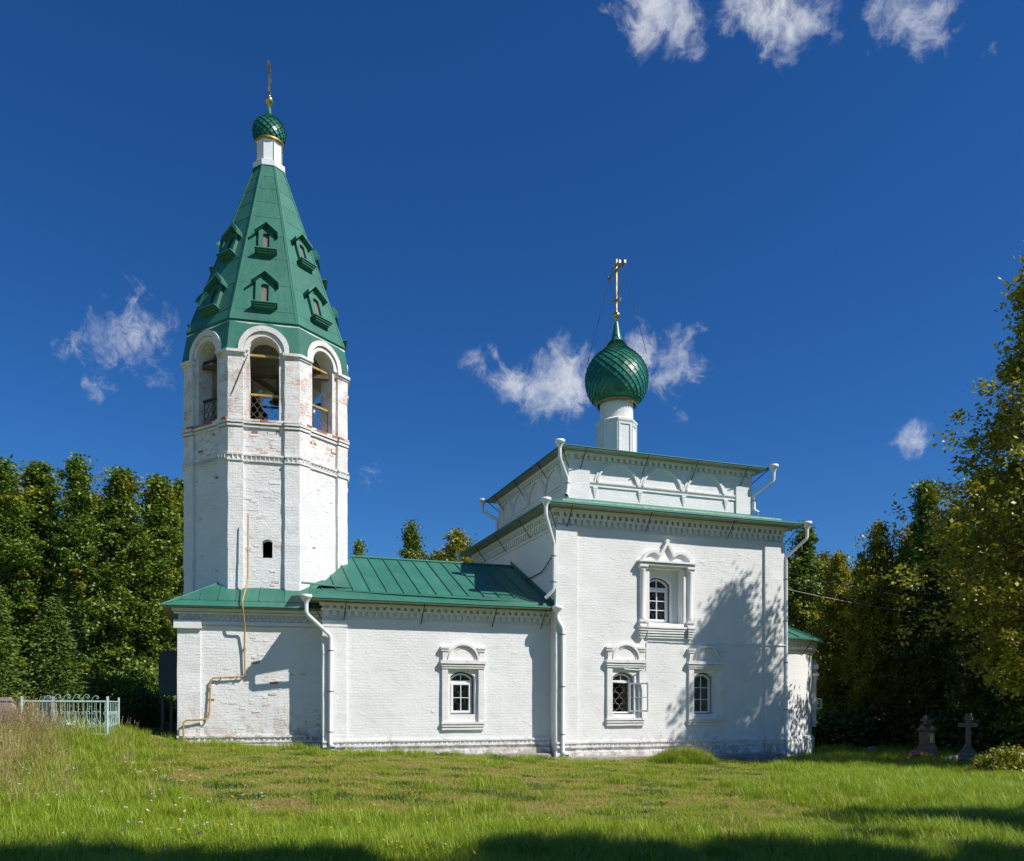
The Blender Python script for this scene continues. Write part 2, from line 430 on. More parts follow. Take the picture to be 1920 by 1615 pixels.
def leaf_mat(name, trans=.3, spec=.45):
    m = bpy.data.materials.new(name); m.use_nodes = True
    t = NT(m.node_tree); b = t.n['Principled BSDF']; out = t.n['Material Output']
    at = t.new('ShaderNodeAttribute', attribute_name='leafcol').outputs['Color']
    t.link(at, b.inputs['Base Color']); b.inputs['Roughness'].default_value = .45; b.inputs['Specular IOR Level'].default_value = spec
    tl = t.new('ShaderNodeBsdfTranslucent', ins={'Color': t.mix(1.0, at, (1.0, 1.05, .5), 'MULTIPLY')})
    mxs = t.new('ShaderNodeMixShader', ins={0: trans, 1: b.outputs[0], 2: tl.outputs[0]})
    t.link(mxs.outputs[0], out.inputs[0])
    return m


M['leaf'] = leaf_mat('leaf_foliage'); M['needle'] = leaf_mat('needle_foliage', .15, .12); M['blade'] = leaf_mat('grass_blade', .35)

# ------------------------------------------------------------------ ground
gx = np.unique(np.concatenate([np.linspace(-34, 34, 103), np.array([-2500, -1200, -600, -300, -150, -90, -60, -45, 45, 60, 90, 150, 300, 600, 1200, 2500])]))
gy = np.unique(np.concatenate([np.linspace(-4, 62, 100), np.array([-2500, -1200, -600, -300, -120, -60, -30, -14, 75, 95, 130, 200, 400, 800, 1500, 3000])]))
gv = [(x, y, ground_z(x, y)) for y in gy for x in gx]
nxg = len(gx)
gf = [[j*nxg+i, j*nxg+i+1, (j+1)*nxg+i+1, (j+1)*nxg+i] for j in range(len(gy)-1) for i in range(nxg-1)]
gm = bpy.data.meshes.new('ground'); gm.from_pydata(gv, [], gf); gm.polygons.foreach_set('use_smooth', [True]*len(gf))
ground = bpy.data.objects.new('ground', gm); COL.objects.link(ground); tag(ground, kind='structure')
m = bpy.data.materials.new('meadow_soil'); m.use_nodes = True
t = NT(m.node_tree); b = t.n['Principled BSDF']; oc = t.new('ShaderNodeTexCoord').outputs['Object']
c = t.mix(t.mapr(t.noise(oc, .35, 5, .6), .35, .65), (.20, .24, .04), (.27, .26, .07))
c = t.mix(t.math('MULTIPLY', t.mapr(t.noise(oc, 2.2, 6, .7), .52, .72), .7), c, (.27, .20, .11))
c = t.mix(t.mapr(t.noise(oc, 26, 4, .7), .35, .7, 0, .6), c, (.09, .11, .025))
t.link(c, b.inputs['Base Color']); b.inputs['Roughness'].default_value = .95
bp = t.new('ShaderNodeBump', ins={'Strength': .7, 'Distance': .05, 'Height': t.noise(oc, 18, 5, .7)}); t.link(bp.outputs[0], b.inputs['Normal'])
gm.materials.append(m)

# ------------------------------------------------------------------ church (nave cube, refectory, apse)
church = thing('church', 'white limewashed brick church with green metal roofs, single green onion dome on a two-tier cube', 'church', (1.533, 28.8, 0), R(19.8))
NW_, NL_ = 9.43, 9.4
OPS_N = [(2.60, .86, 1.45, 2.95, .17), (5.93, .84, 1.45, 2.97, .17), (4.33, 1.40, 4.74, 6.73, 0)]
mb = MB()
wall_sheet(mb, 0, NW_, -.7, 8.58, 0, OPS_N, .34)
mb.rect((0, NL_, -.7), (0, -NL_, 0), (0, 0, 9.28), .6)
mb.rect((NW_, 0, -.7), (0, NL_, 0), (0, 0, 9.28), .8)
mb.rect((NW_, NL_, -.7), (-NW_, 0, 0), (0, 0, 9.28), 1.5)
mb.build('nave_wall', M['nave'], church, wob=.012)
# the recessed inner plate of the tall upper window
mb = MB(); wall_sheet(mb, 3.4, 5.2, 4.6, 6.9, .33, [(4.24, 1.02, 4.80, 6.46, .24)], .22)
mb.build('window_niche', M['nave'], church, wob=.004)
# corner pilasters and plinth
for x0, x1 in ((0.0-.0, .76), (8.58, NW_)):
    mb = MB(); mb.box(x0-(.05 if x0 < 1 else 0), -.09, -.7, x1+(.05 if x0 > 1 else 0), .05, 8.0, .35); mb.build('pilaster', M['nave'], church, wob=.013, wfreq=2.2)
def plinth_course(parent, x0, x1, y, z0, z1, mt, step=.16, wx=.085, prot=.05):
    """saw-tooth brick course between two plain courses"""
    mb = MB()
    mb.box(x0, y-prot-.02, z1, x1, y+.02, z1+.065, .4); mb.box(x0, y-prot-.02, z0-.065, x1, y+.02, z0, .4)
    n = int((x1-x0)/step)
    for i in range(n):
        x = x0+(i+.5)*(x1-x0)/n + random.uniform(-.012, .012); h = wx*random.uniform(.8, 1.1)
        mb.prism([(x-h, y, z0), (x+h*.2, y-prot*random.uniform(.8, 1.1), z0), (x+h, y, z0)], (0, 0, z1-z0))
    return tag(mb.build('sawtooth_course', mt, parent, wob=.008, wfreq=2.5), kind='stuff')
plinth_course(church, .80, 8.55, 0, .34, .43, M['nave'])
plinth_course(church, -.05, .78, -.09, .34, .43, M['nave'])
plinth_course(church, 8.57, NW_+.05, -.09, .34, .43, M['nave'])
mb = MB(); mb.box(-.1, -.16, -.9, NW_+.1, .0, .12, .5); mb.build('plinth', M['nave'], church, wob=.03, wfreq=1.8)
mb = MB(); mb.box(-.3, -.85, -.9, NW_-.6, -.1, -.02, .4); mb.build('footing', M['soil'], church, wob=.09, wfreq=1.2)


def dentil_ring(parent, x0, y0, x1, y1, zs, mt, sides='swe', sp=.235):
    """stepped cornice: plain slabs with rows of brick teeth between, on the given sides"""
    mb = MB()
    for zz0, zz1, d in zs['slab']: mb.box(x0-d, y0-d, zz0, x1+d, y1+d, zz1, .8)
    mb.build('cornice', mt, parent, wob=.007, wfreq=1.9)
    mb = MB()
    for zz0, zz1, d, off in zs['teeth']:
        if 's' in sides:
            n = int((x1-x0)/sp)
            for i in range(n):
                x = x0+(i+.5+off)*(x1-x0)/n + random.uniform(-.015, .015); mb.box(x-.062, y0-d, zz0+random.uniform(-.01, .01), x+.062, y0+.01, zz1)
        if 'w' in sides:
            n = int((y1-y0)/sp)
            for i in range(n):
                y = y0+(i+.5+off)*(y1-y0)/n; mb.box(x0-d, y-.062, zz0, x0+.01, y+.062, zz1)
        if 'e' in sides:
            n = int((y1-y0)/sp)
            for i in range(n):
                y = y0+(i+.5+off)*(y1-y0)/n; mb.box(x1-.01, y-.062, zz0, x1+d, y+.062, zz1)
    tag(mb.build('dentil_course', mt, parent), kind='stuff')
dentil_ring(church, 0, 0, NW_, NL_, {'slab': [(7.90, 7.96, .04), (8.24, 8.31, .09), (8.44, 8.58, .15)], 'teeth': [(8.06, 8.24, .08, 0), (8.31, 8.44, .13, .25)]}, M['cornice'])


def ring_roof(parent, x0, y0, x1, y1, oo, zo, oi, zi, name='roof', th=.07, soff=.0):
    """four sloping sheets from the eave (offset oo) up to offset oi, with fascia; soffit is separate"""
    mb = MB()
    O = [(x0+oo, y0+oo), (x1-oo, y0+oo), (x1-oo, y1-oo), (x0+oo, y1-oo)]; I = [(x0+oi, y0+oi), (x1-oi, y0+oi), (x1-oi, y1-oi), (x0+oi, y1-oi)]
    for k in range(4):
        a, b_, c_, d_ = O[k], O[(k+1) % 4], I[(k+1) % 4], I[k]
        mb.poly([(*a, zo), (*b_, zo), (*c_, zi), (*d_, zi)])
        mb.poly([(*a, zo-th), (*b_, zo-th), (*b_, zo), (*a, zo)])
        mb.tube([(*a, zo-.01), (*b_, zo-.01)], .022, 6)
    r = mb.build(name, M['green'], parent)
    sm = MB()
    S = [(x0+soff, y0+soff), (x1-soff, y0+soff), (x1-soff, y1-soff), (x0+soff, y1-soff)]
    O2 = [(x0+oo+.02, y0+oo+.02), (x1-oo-.02, y0+oo+.02), (x1-oo-.02, y1-oo-.02), (x0+oo+.02, y1-oo-.02)]
    for k in range(4):
        sm.poly([(*O2[k], zo-th+.004), (*S[k], zo-th+.012), (*S[(k+1) % 4], zo-th+.012), (*O2[(k+1) % 4], zo-th+.004)])
    sm.build('soffit', M['soffit'], parent)
    return r
ring_roof(church, 0, 0, NW_, NL_, -.62, 8.66, .9, 9.25, 'skirt_roof', soff=-.1)
# seams across the skirt roof: raised gutter fold near the eave
mb = MB(); mb.prism([(.2, -.12, 8.845), (9.3, -.12, 8.845), (9.3, -.10, 8.91), (.2, -.10, 8.91)], (0, .012, .004)); mb.build('gutter_fold', M['green'], church)

# second tier
T0, T1, TY1 = .87, 8.58, 8.53
mb = MB()
for o_, a_ in (((T0, T0, 8.9), (T1-T0, 0, 0)), ((T1, T0, 8.9), (0, TY1-T0, 0)), ((T1, TY1, 8.9), (T0-T1, 0, 0)), ((T0, TY1, 8.9), (0, T0-TY1, 0))):
    mb.rect(o_, a_, (0, 0, 2.02), .5)
mb.build('upper_tier_wall', M['tier'], church, wob=.011)
for xa, xb, ya, yb in ((T0-.05, 1.66, T0-.07, T0+.1), (7.9, T1+.05, T0-.07, T0+.1), (T0-.06, T0+.1, T0-.05, 1.45), (T0-.06, T0+.1, 7.95, TY1+.05)):
    mb = MB(); mb.box(xa, ya, 9.0, xb, yb, 10.62, .3); mb.build('pilaster', M['tier'], church, wob=.01, wfreq=2.2)
def blind_arch(cx, side):
    mb = MB()
    for r0, r1, p in ((.86, .94, .05), (.78, .86, .085)):
        o_ = arch_pts(cx, 2*r1, 9.90+r1*.86, r1*.86, 18); i_ = arch_pts(cx, 2*r0, 9.90+r0*.86, r0*.86, 18)
        if side == 's': mb.strip(o_, i_, T0-p, T0+.02)
        else:
            mb.M = Matrix.Translation((T0, 0, 0)) @ Matrix.Rotation(-math.pi/2, 4, 'Z') @ Matrix.Translation((0, 0, 0))
            # along -y: local x -> -y
            mb.strip([(-x, z) for x, z in o_][::-1], [(-x, z) for x, z in i_][::-1], -p, .02)
    return mb.build('blind_arch', M['tier'], church)
for cx in (2.79, 4.65, 6.52): blind_arch(cx, 's')
for cx in (2.24, 4.02, 5.80, 7.58): blind_arch(cx, 'w')
mb = MB()
for z0, z1, p in ((9.85, 9.90, .032), (9.71, 9.75, .026)):
    mb.box(T0-p, T0-p-.02, z0, T1+p, T0+.02, z1, .5); mb.box(T0-p, T0+.03, z0, T0+.02, TY1, z1, .5)
mb.build('string_course', M['tier'], church, wob=.007, wfreq=2)
for cx in (1.88, 3.72, 5.58, 7.45):
    mb = MB()
    for i in range(5): mb.box(cx-.085+.015*i, T0-.065+.011*i, 9.70-.075*(i+1), cx+.085-.012*i, T0+.01, 9.70-.075*i)
    mb.build('corbel', M['tier'], church, wob=.006)
dentil_ring(church, T0, T0, T1, TY1, {'slab': [(10.60, 10.65, .05), (10.80, 10.90, .14)], 'teeth': [(10.66, 10.80, .11, 0)]}, M['cornice'])
ring_roof(church, T0, T0, T1, TY1, -.50, 10.97, 3.3, 12.25, 'upper_roof', soff=-.1)

# eave stay rods
def rod(parent, a, b_, r=.016, name='stay_rod', mt=None):
    mb = MB(); mb.tube([a, b_], r, 6); return mb.build(name, mt or M['iron'], parent)
for x in (.38, 3.45, 6.9): rod(church, (x, -.56, 8.6), (x-.02, -.1, 7.95 if x < 1 else 8.0))
rod(church, (-.5, -.5, 8.6), (-.06, -.1, 7.9)); rod(church, (NW_+.45, -.45, 8.6), (NW_+.04, -.09, 7.95))
for y in (2.2, 5.0, 7.6): rod(church, (-.57, y, 8.6), (-.03, y+.2, 8.0))
for x in (1.3, 3.8, 5.9, 8.1): rod(church, (x, .32, 10.9), (x-.02, .8, 10.3))
for y in (2.6, 5.2, 7.7): rod(church, (.32, y, 10.9), (.83, y+.2, 10.35))
rod(church, (T0-.5, T0-.5, 10.9), (T0-.04, T0-.05, 10.3)); rod(church, (T1+.5, T0-.5, 10.9), (T1+.03, T0-.04, 10.4)); rod(church, (T0-.5, TY1+.3, 10.9), (T0-.03, TY1, 10.4))


# refectory (lower wing)
WX, WY, WZ = -7.85, .55, 5.1
mb = MB()
wall_sheet(mb, WX, 0, -.5, WZ, WY, [(-3.21, .86, 1.45, 2.90, .17)], .34)
mb.rect((WX, 8.2, -.5), (0, WY-8.2, 0), (0, 0, WZ+.5), .6); mb.rect((0, 8.2, -.5), (WX, 0, 0), (0, 0, WZ+.5), 1.5)
mb.build('refectory_wall', M['wing'], church, wob=.013)
mb = MB(); mb.box(WX-.04, WY-.08, -.5, WX+.72, WY+.05, 4.42, .35); mb.build('pilaster', M['wing'], church, wob=.013, wfreq=2.2)
mb = MB(); mb.box(WX-.07, WY-.12, 4.42, WX+.76, WY+.05, 4.50, .3); mb.box(WX-.06, WY-.10, 4.28, WX+.74, WY+.05, 4.34, .3); mb.build('pilaster_capital', M['wing'], church, wob=.007)
plinth_course(church, WX+.74, -.02, WY, .47, .56, M['wing']); plinth_course(church, WX-.05, WX+.72, WY-.08, .47, .56, M['wing'])
mb = MB(); mb.box(WX-.08, WY-.12, -.6, -.05, WY, .30, .5); mb.build('plinth', M['wing'], church, wob=.03, wfreq=1.8)
mb = MB(); mb.box(-5.0, WY-.75, -.6, -.3, WY-.1, .10, .4); mb.build('footing', M['soil'], church, wob=.09, wfreq=1.2)
mb = MB()
mb.box(WX-.03, WY-.035, 4.52, -.02, WY+.02, 4.57, .8); mb.box(WX-.08, WY-.08, 4.80, -.02, WY+.02, 4.87, .8); mb.box(WX-.13, WY-.13, 4.96, -.02, WY+.02, 5.06, .8)
mb.build('cornice', M['cornice'], church, wob=.007)
mb = MB()
n = 34
for i in range(n):
    x = WX+(i+.5)*7.8/n+random.uniform(-.015, .015); mb.box(x-.06, WY-.07, 4.64, x+.06, WY+.01, 4.80); mb.box(x+.05, WY-.115, 4.87, x+.17, WY+.01, 4.96)
tag(mb.build('dentil_course', M['cornice'], church), kind='stuff')
# roof of the refectory: standing-seam panels
EV, RV, EZ, RZ = -.02, 4.4, 5.14, 7.22
def rz_at(v): return EZ+(v-EV)/(RV-EV)*(RZ-EZ)
XW = -8.42
def hipv(x): return min(RV, EV+(x-XW)/(2.05)*(RV-EV))
xs = [XW, -7.9] + [XW+.98+.56*i for i in range(13)] + [-.02]
for a, b_ in zip(xs, xs[1:]):
    mb = MB()
    va, vb = hipv(a), hipv(b_)
    vl = .66
    pts = [(a, min(vl, va), 0), (b_, min(vl, vb), 0), (b_, vb, 0)]
    if va > vl: pts.append((a, va, 0))
    if a < XW+2.05 < b_: pts.insert(3, (XW+2.05, RV, 0))
    P = [(x, v, rz_at(v)+.02) for x, v, _ in pts]
    if len({tuple(p) for p in P}) < 3: continue
    mb.poly(P)
    if va > vl+.05:                            # standing seam along the left edge
        for dx0, dx1 in ((-.012, .016),):
            q = [(a+dx0, vl, rz_at(vl)+.02), (a+dx1, vl, rz_at(vl)+.02), (a+dx1, va, rz_at(va)+.02), (a+dx0, va, rz_at(va)+.02)]
            mb.add(q+[(x, v, z+.045) for x, v, z in q], [[0, 4, 7, 3], [4, 5, 6, 7], [1, 2, 6, 5], [0, 1, 5, 4]])
    mb.build('roof_panel', M['green'], church)
mb = MB()                                     # eave sheet, gutter fold, fascia, back slope, west hip
mb.poly([(XW, EV, EZ), (.0, EV, EZ), (.0, .68, rz_at(.68)+.012), (XW+.28, .68, rz_at(.68)+.012)])
mb.poly([(XW, EV, EZ-.06), (0, EV, EZ-.06), (0, EV, EZ), (XW, EV, EZ)])
mb.tube([(XW, EV, EZ-.01), (0, EV, EZ-.01)], .02, 6)
mb.prism([(XW+.2, .50, rz_at(.50)), (-4.2, .42, rz_at(.42)), (-.25, .16, rz_at(.16)), (-.25, .175, rz_at(.16)+.075), (-4.2, .435, rz_at(.42)+.075), (XW+.2, .515, rz_at(.5)+.075)], (0, .014, 0))
mb.poly([(XW+2.05, RV, RZ+.02), (0, RV, RZ+.02), (0, 8.7, EZ), (XW+1.0, 8.7, EZ)][::-1])
mb.poly([(XW, EV, EZ), (XW+2.05, RV, RZ+.02), (XW, RV, EZ)])
mb.build('refectory_roof', M['green'], church)
mb = MB(); mb.poly([(XW+.02, EV+.02, EZ-.055), (XW+.02, WY, EZ-.045), (-.01, WY, EZ-.045), (-.01, EV+.02, EZ-.055)]); mb.poly([(XW+.02, WY, EZ-.05), (XW+.02, 4, EZ-.05), (WX, 4, EZ-.05), (WX, WY, EZ-.05)]); mb.build('soffit', M['soffit'], church)
mb = MB(); mb.tube([(XW+2.05, RV, RZ+.05), (-.02, RV, RZ+.05)], .05, 6); mb.build('ridge_cap', M['green'], church)
mb = MB()                                     # flashing where the roof meets the cube
mb.prism([(-.03, EV, EZ+.03), (-.03, RV+.25, RZ+.16), (-.03, RV+.25, RZ+.30), (-.03, EV+.1, EZ+.22)], (.02, 0, 0)); mb.build('flashing', M['green'], church)
mb = MB(); mb.prism([(-8.55, .55, 5.62), (-6.75, .95, 5.60), (-6.75, 1.6, 5.75), (-8.45, 1.5, 5.80)], (0, 0, .03)); mb.build('roof_shelf', M['green'], church)
for x in (-7.2, -4.65, -2.15, -.35): rod(church, (x, EV+.06, 5.08), (x-.02, WY-.03, 4.45))
rod(church, (XW+.12, .15, 5.08), (WX+.02, WY-.02, 4.35))
mb = MB(); mb.tube([(-.03, 4.3, 6.75), (-.06, 2.6, 6.5), (-.06, 1.2, 6.55), (-.1, .2, 6.9)], .02, 6); mb.build('cable', M['iron'], church)

# apse
AC = (NW_, 4.7); AR = 4.06
mb = MB()
prof = [(AR+.10, -.9), (AR+.10, .30), (AR+.06, .33), (AR+.06, .52), (AR+.0, .56), (AR, 3.85), (AR+.05, 3.9), (AR+.05, 3.98), (AR+.12, 4.05), (AR+.12, 4.18), (AR+.22, 4.24), (AR+.22, 4.40)]
n = 40; v = [(AC[0]+r*math.cos(-math.pi/2+math.pi*k/n), AC[1]+r*math.sin(-math.pi/2+math.pi*k/n), z) for r, z in prof for k in range(n+1)]
mb.add(v, [[i*(n+1)+k, i*(n+1)+k+1, (i+1)*(n+1)+k+1, (i+1)*(n+1)+k] for i in range(len(prof)-1) for k in range(n)])
apw = mb.build('apse_wall', M['apse'], church, wob=.014)
mb = MB(); n = 14
for k in range(n):                            # conical roof in seamed sheets
    a0, a1 = -math.pi/2+math.pi*k/n, -math.pi/2+math.pi*(k+1)/n
    p = lambda a, r, z: (AC[0]+r*math.cos(a), AC[1]+r*math.sin(a), z)
    sm = MB(); sm.poly([p(a0, AR+.5, 4.42), p(a1, AR+.5, 4.42), p(a1, .3, 6.35), p(a0, .3, 6.35)]); sm.tube([p(a0, AR+.48, 4.46), p(a0, .3, 6.39)], .022, 4)
    sm.poly([p(a0, AR+.5, 4.37), p(a1, AR+.5, 4.37), p(a1, AR+.5, 4.42), p(a0, AR+.5, 4.42)])
    sm.build('apse_roof_panel', M['green'], church)
    mb.poly([p(a0, AR+.49, 4.38), p(a0, AR+.1, 4.39), p(a1, AR+.1, 4.39), p(a1, AR+.49, 4.38)])
    if k in (2, 4): rod(church, p(a0, AR+.45, 4.38), p(a0, AR+.02, 3.8))
mb.build('apse_soffit', M['soffit'], church)
mb = MB()
for k in range(60):
    a = -math.pi/2+math.pi*(k+.5)/60; mb.M = Matrix.Translation((*AC, 0)) @ Matrix.Rotation(a, 4, 'Z'); mb.box(AR-.02, -.05, .34, AR+.12, .05, .43); mb.box(AR-.02, -.055, 4.06, AR+.2, .055, 4.18)
tag(mb.build('sawtooth_course', M['apse'], church), kind='stuff')


# ------------------------------------------------------------------ windows
def surround_small(parent, c, y, dz, mt):
    """carved window casing: side posts, entablature, round pediment between stubs, sill"""
    mb = MB(); x0, x1 = c-.74, c+.74
    for s in (-1, 1):
        xa, xb = (x0, x0+.20) if s < 0 else (x1-.20, x1)
        mb.box(xa, y-.09, 1.20+dz, xb, y+.02, 3.02+dz, .3)
        mb.box(xa+.02, y-.11, 3.30+dz, xb-.0, y+.02, 3.60+dz, .3)
        mb.box(xa-.04, y-.14, 3.60+dz, xb+.02, y+.02, 3.66+dz); mb.box(xa-.06, y-.165, 3.68+dz, xb+.04, y+.02, 3.75+dz)
    for z0, z1, p, e in ((3.02, 3.08, .12, .01), (3.09, 3.16, .145, .03), (3.18, 3.30, .18, .06)):
        mb.box(x0-e, y-p, z0+dz, x1+e, y+.02, z1+dz, .35)
    for z0, z1, p, e in ((1.14, 1.22, .13, .03), (1.05, 1.12, .105, .01), (.95, 1.03, .08, .0)):
        mb.box(x0-e, y-p, z0+dz, x1+e, y+.02, z1+dz, .35)
    for r0, r1, p in ((.40, .47, .09), (.48, .55, .145)):
        mb.strip(arch_pts(c, 2*r1, 3.30+dz+r1*1.05, r1*1.05, 16), arch_pts(c, 2*r0, 3.30+dz+r0*1.05, r0*1.05, 16), y-p, y+.02)
    a = arch_pts(c, .80, 3.30+dz+.42, .42, 14)
    mb.poly([(x, y-.06, z) for x, z in a][::-1])
    return mb.build('window_casing', mt, parent, wob=.010, wfreq=2.3)


def grille_obj(parent, c, w, zb, zt, y, s=.17):
    mb = MB(); h = s*1.15; a = s/4; nc = int(w/s)+1
    for i in range(nc+1):
        x = c-w/2+i*s; z = zb; k = 0; pts = []
        while z < zt:
            sg = 1 if (i+k) % 2 else -1
            for ox, oz in ((0, 0), (a, .02), (a, .24), (2*a-.012, .26), (2*a-.012, .74), (a, .76), (a, .98)): pts.append((min(c+w/2, max(c-w/2, x+sg*ox)), y, z+oz*h))
            z += h; k += 1
        mb.tube(pts, .0075, 4, smooth=False)
    return mb.build('grille', M['grille'], parent)


def window_unit(parent, c, y, w, zb, zt, rise, rows, sash=True, opened=False, fr=.055):
    mb = MB(); zs_ = zt-rise; ww = w-.10
    yo, yi = y+.16, y+.25
    tr_ = zs_-.17
    ol = outline(c-.02, ww, zb+.03, zt-.05, rise); il = outline(c-.02, ww-2*fr, zb+.03+fr, zt-.05-fr, rise*.92)
    mb.band(ol, il, yo, yi)
    hw = ww/2-fr
    if sash:
        mb.box(c-.02-hw, yo+.004, tr_-.05, c-.02+hw, yi-.004, tr_+.05)
        mb.box(c-.035, yo+.01, tr_+.05, c-.005, yi-.01, zt-.11)
    wn = mb.build('window', M['white_pvc'], parent)
    ztop = tr_-.05 if sash else zt-.12
    def sash_mesh(x0, x1, z0, z1, ya, yb, bw, nx, rws):
        m_ = MB()
        m_.box(x0, ya, z0, x0+bw, yb, z1); m_.box(x1-bw, ya, z0, x1, yb, z1); m_.box(x0+bw, ya+.002, z0, x1-bw, yb-.002, z0+bw); m_.box(x0+bw, ya+.002, z1-bw, x1-bw, yb-.002, z1)
        xm = (x0+x1)/2; m_.box(xm-.012, ya+.012, z0+bw, xm+.012, yb-.012, z1-bw)
        for j in range(1, rws):
            zj = z0+bw+(z1-z0-2*bw)*j/rws; m_.box(x0+bw, ya+.013, zj-.012, x1-bw, yb-.013, zj+.012)
        return m_
    zb2 = zb+.03+fr
    if sash and not opened:
        sash_mesh(c-.02-hw-.02, c-.02+hw+.02, zb2-.02, ztop+.01, yo-.025, yi-.03, .065, 2, rows).build('sash', M['white_pvc'], wn)
    elif not sash:
        sash_mesh(c-.02-hw-.005, c-.02+hw+.005, zb2-.005, zt-.10, yo+.015, yi-.015, .012, 2, rows).build('sash', M['white_pvc'], wn)
    else:                                      # casement swung open to the right
        sm = sash_mesh(0, 2*hw+.04, 0, ztop-zb2+.02, -.06, 0, .06, 2, rows)
        so = sm.build('sash', M['white_pvc'], wn); so.matrix_local = Matrix.Translation((c+hw+.0, yo-.0, zb2-.01)) @ Matrix.Rotation(R(-38), 4, 'Z')
        pn = MB(); pn.rect((.05, -.03, .05), (2*hw-.06, 0, 0), (0, 0, ztop-zb2-.08)); po = pn.build('pane', M['glass'], wn); po.matrix_local = so.matrix_local
    def pane(x0, x1, z0, z1, top=None):
        p = MB()
        if top: p.poly([(x, yo+.05, z) for x, z in top])
        else: p.rect((x0, yo+.05, z0), (x1-x0, 0, 0), (0, 0, z1-z0))
        p.build('pane', M['glass'], wn)
    xm = c-.02
    if sash:
        arc = [q for q in il[2:]]
        left = [q for q in arc if q[0] <= xm+1e-3]; right = [q for q in arc if q[0] >= xm-1e-3]
        pane(0, 0, 0, 0, [(xm-.015, tr_+.05), (xm-.015, left[-1][1])]+left[::-1]+[(xm-hw, tr_+.05)])
        pane(0, 0, 0, 0, [(xm+hw, tr_+.05)]+right[::-1]+[(xm+.015, right[0][1]), (xm+.015, tr_+.05)])
        if not opened:
            for i in range(2):
                for j in range(rows):
                    dz_ = (ztop-zb2)/rows; pane(xm-hw+i*hw+.012, xm-hw+(i+1)*hw-.012, zb2+j*dz_+.01, zb2+(j+1)*dz_-.01)
    else:
        for i in range(2):
            for j in range(rows):
                dz_ = (zt-.1-zb2)/rows; pane(xm-hw+i*hw+.006, xm-hw+(i+1)*hw-.006, zb2+j*dz_+.006, zb2+(j+1)*dz_-.006)
    grille_obj(wn, c, w, zb-.02, zt+.02, y+.30)
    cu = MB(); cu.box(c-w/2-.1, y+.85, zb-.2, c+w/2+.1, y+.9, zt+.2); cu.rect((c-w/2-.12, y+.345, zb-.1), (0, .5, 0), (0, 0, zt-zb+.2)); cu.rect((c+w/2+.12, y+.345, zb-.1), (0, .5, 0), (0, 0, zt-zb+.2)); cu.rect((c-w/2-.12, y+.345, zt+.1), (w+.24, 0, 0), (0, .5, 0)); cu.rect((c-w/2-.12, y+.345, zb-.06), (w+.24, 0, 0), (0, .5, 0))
    cu.build('unlit_room_box', M['dark'], wn)  # added dark box; its colour stands in for the unlit room
    ct = MB()
    pts = [(c+w*.16+i*.03, y+.42+.02*math.sin(i*1.9)) for i in range(int(w*.4/.03)+1)]
    ct.add([(x, yy, zb-.03) for x, yy in pts]+[(x, yy, zt+.05) for x, yy in pts], [[i, i+1, len(pts)+i+1, len(pts)+i] for i in range(len(pts)-1)], True)
    ct.build('curtain', M['curtain'], wn)
    return wn


surround_small(church, -3.21, WY, -.02, M['nave_trim']); window_unit(church, -3.21, WY, .86, 1.45, 2.90, .17, 2)
surround_small(church, 2.66, 0, .09, M['nave_trim']); window_unit(church, 2.60, 0, .86, 1.45, 2.95, .17, 2, opened=True)
surround_small(church, 5.99, 0, .09, M['nave_trim']); window_unit(church, 5.93, 0, .84, 1.45, 2.97, .17, 3, sash=False)
window_unit(church, 4.24, .33, 1.02, 4.80, 6.46, .24, 3)
# casing of the tall window
mb = MB(); c = 4.31
for s in (-1, 1):
    xc = c+s*.98
    mb.lathe([(.10, 4.85), (.115, 4.9), (.10, 4.95), (.105, 5.8), (.10, 6.55), (.12, 6.6), (.12, 6.66)], (xc, -.06, 0), 14)
    for z0, z1, p, e in ((6.66, 6.73, .17, .03), (6.73, 6.80, .21, .07), (4.76, 4.84, .18, .04)): mb.box(xc-.13-e*.5, -p, z0, xc+.13+e*.5, .02, z1)
    mb.box(xc-.12, -.13, 4.62, xc+.12, .02, 4.76)
    for i, (z0, z1, p) in enumerate(((4.54, 4.61, .24), (4.45, 4.52, .21), (4.36, 4.43, .18), (4.27, 4.34, .15), (4.19, 4.25, .12))): mb.box(xc-.17+.012*i, -p-.025, z0, xc+.17-.03*i, .02, z1)
for z0, z1, p, e in ((6.80, 6.87, .20, .14), (6.90, 6.97, .26, .20)): mb.box(c-.98-e, -p, z0, c+.98+e, .02, z1, .4)
for i, (z0, z1, p) in enumerate(((4.54, 4.61, .19), (4.45, 4.52, .16), (4.36, 4.43, .14), (4.27, 4.34, .11), (4.19, 4.25, .08))): mb.box(c-.80, -p, z0, c+.80, .02, z1, .35)
mb.box(c-.72, -.07, 4.62, c+.72, .30, 4.735, .3)
for xa, xb in ((3.40, 3.62), (5.04, 5.22)): mb.box(xa, -.05, 4.76, xb, .01, 6.72, .4)
def rim(pts, wd, p, fill=.04):
    n = len(pts); inn = []
    for i in range(n):
        a = Vector(pts[max(0, i-1)]); b_ = Vector(pts[min(n-1, i+1)]); d = (b_-a).normalized(); nn = Vector((d.y, -d.x)); q = Vector(pts[i])+nn*wd
        inn.append((q.x, max(6.97, q.y)))
    mb.strip(pts, inn, -p, .02)
prL = [(c+x, z) for x, z in ((-1.04, 6.97), (-1.0, 7.08), (-.92, 7.19), (-.80, 7.29), (-.66, 7.35), (-.52, 7.37), (-.40, 7.33), (-.31, 7.22), (-.16, 7.49), (0, 7.78))]
prR = [(2*c-x-.0, z) for x, z in prL[::-1]]
rim(prL, .10, .17); rim(prR, .10, .17)
poly = prL+prR
mb.poly([(x, -.055, z) for x, z in poly][::-1])
mb.build('window_casing', M['nave_trim'], church, wob=.009, wfreq=2.2)
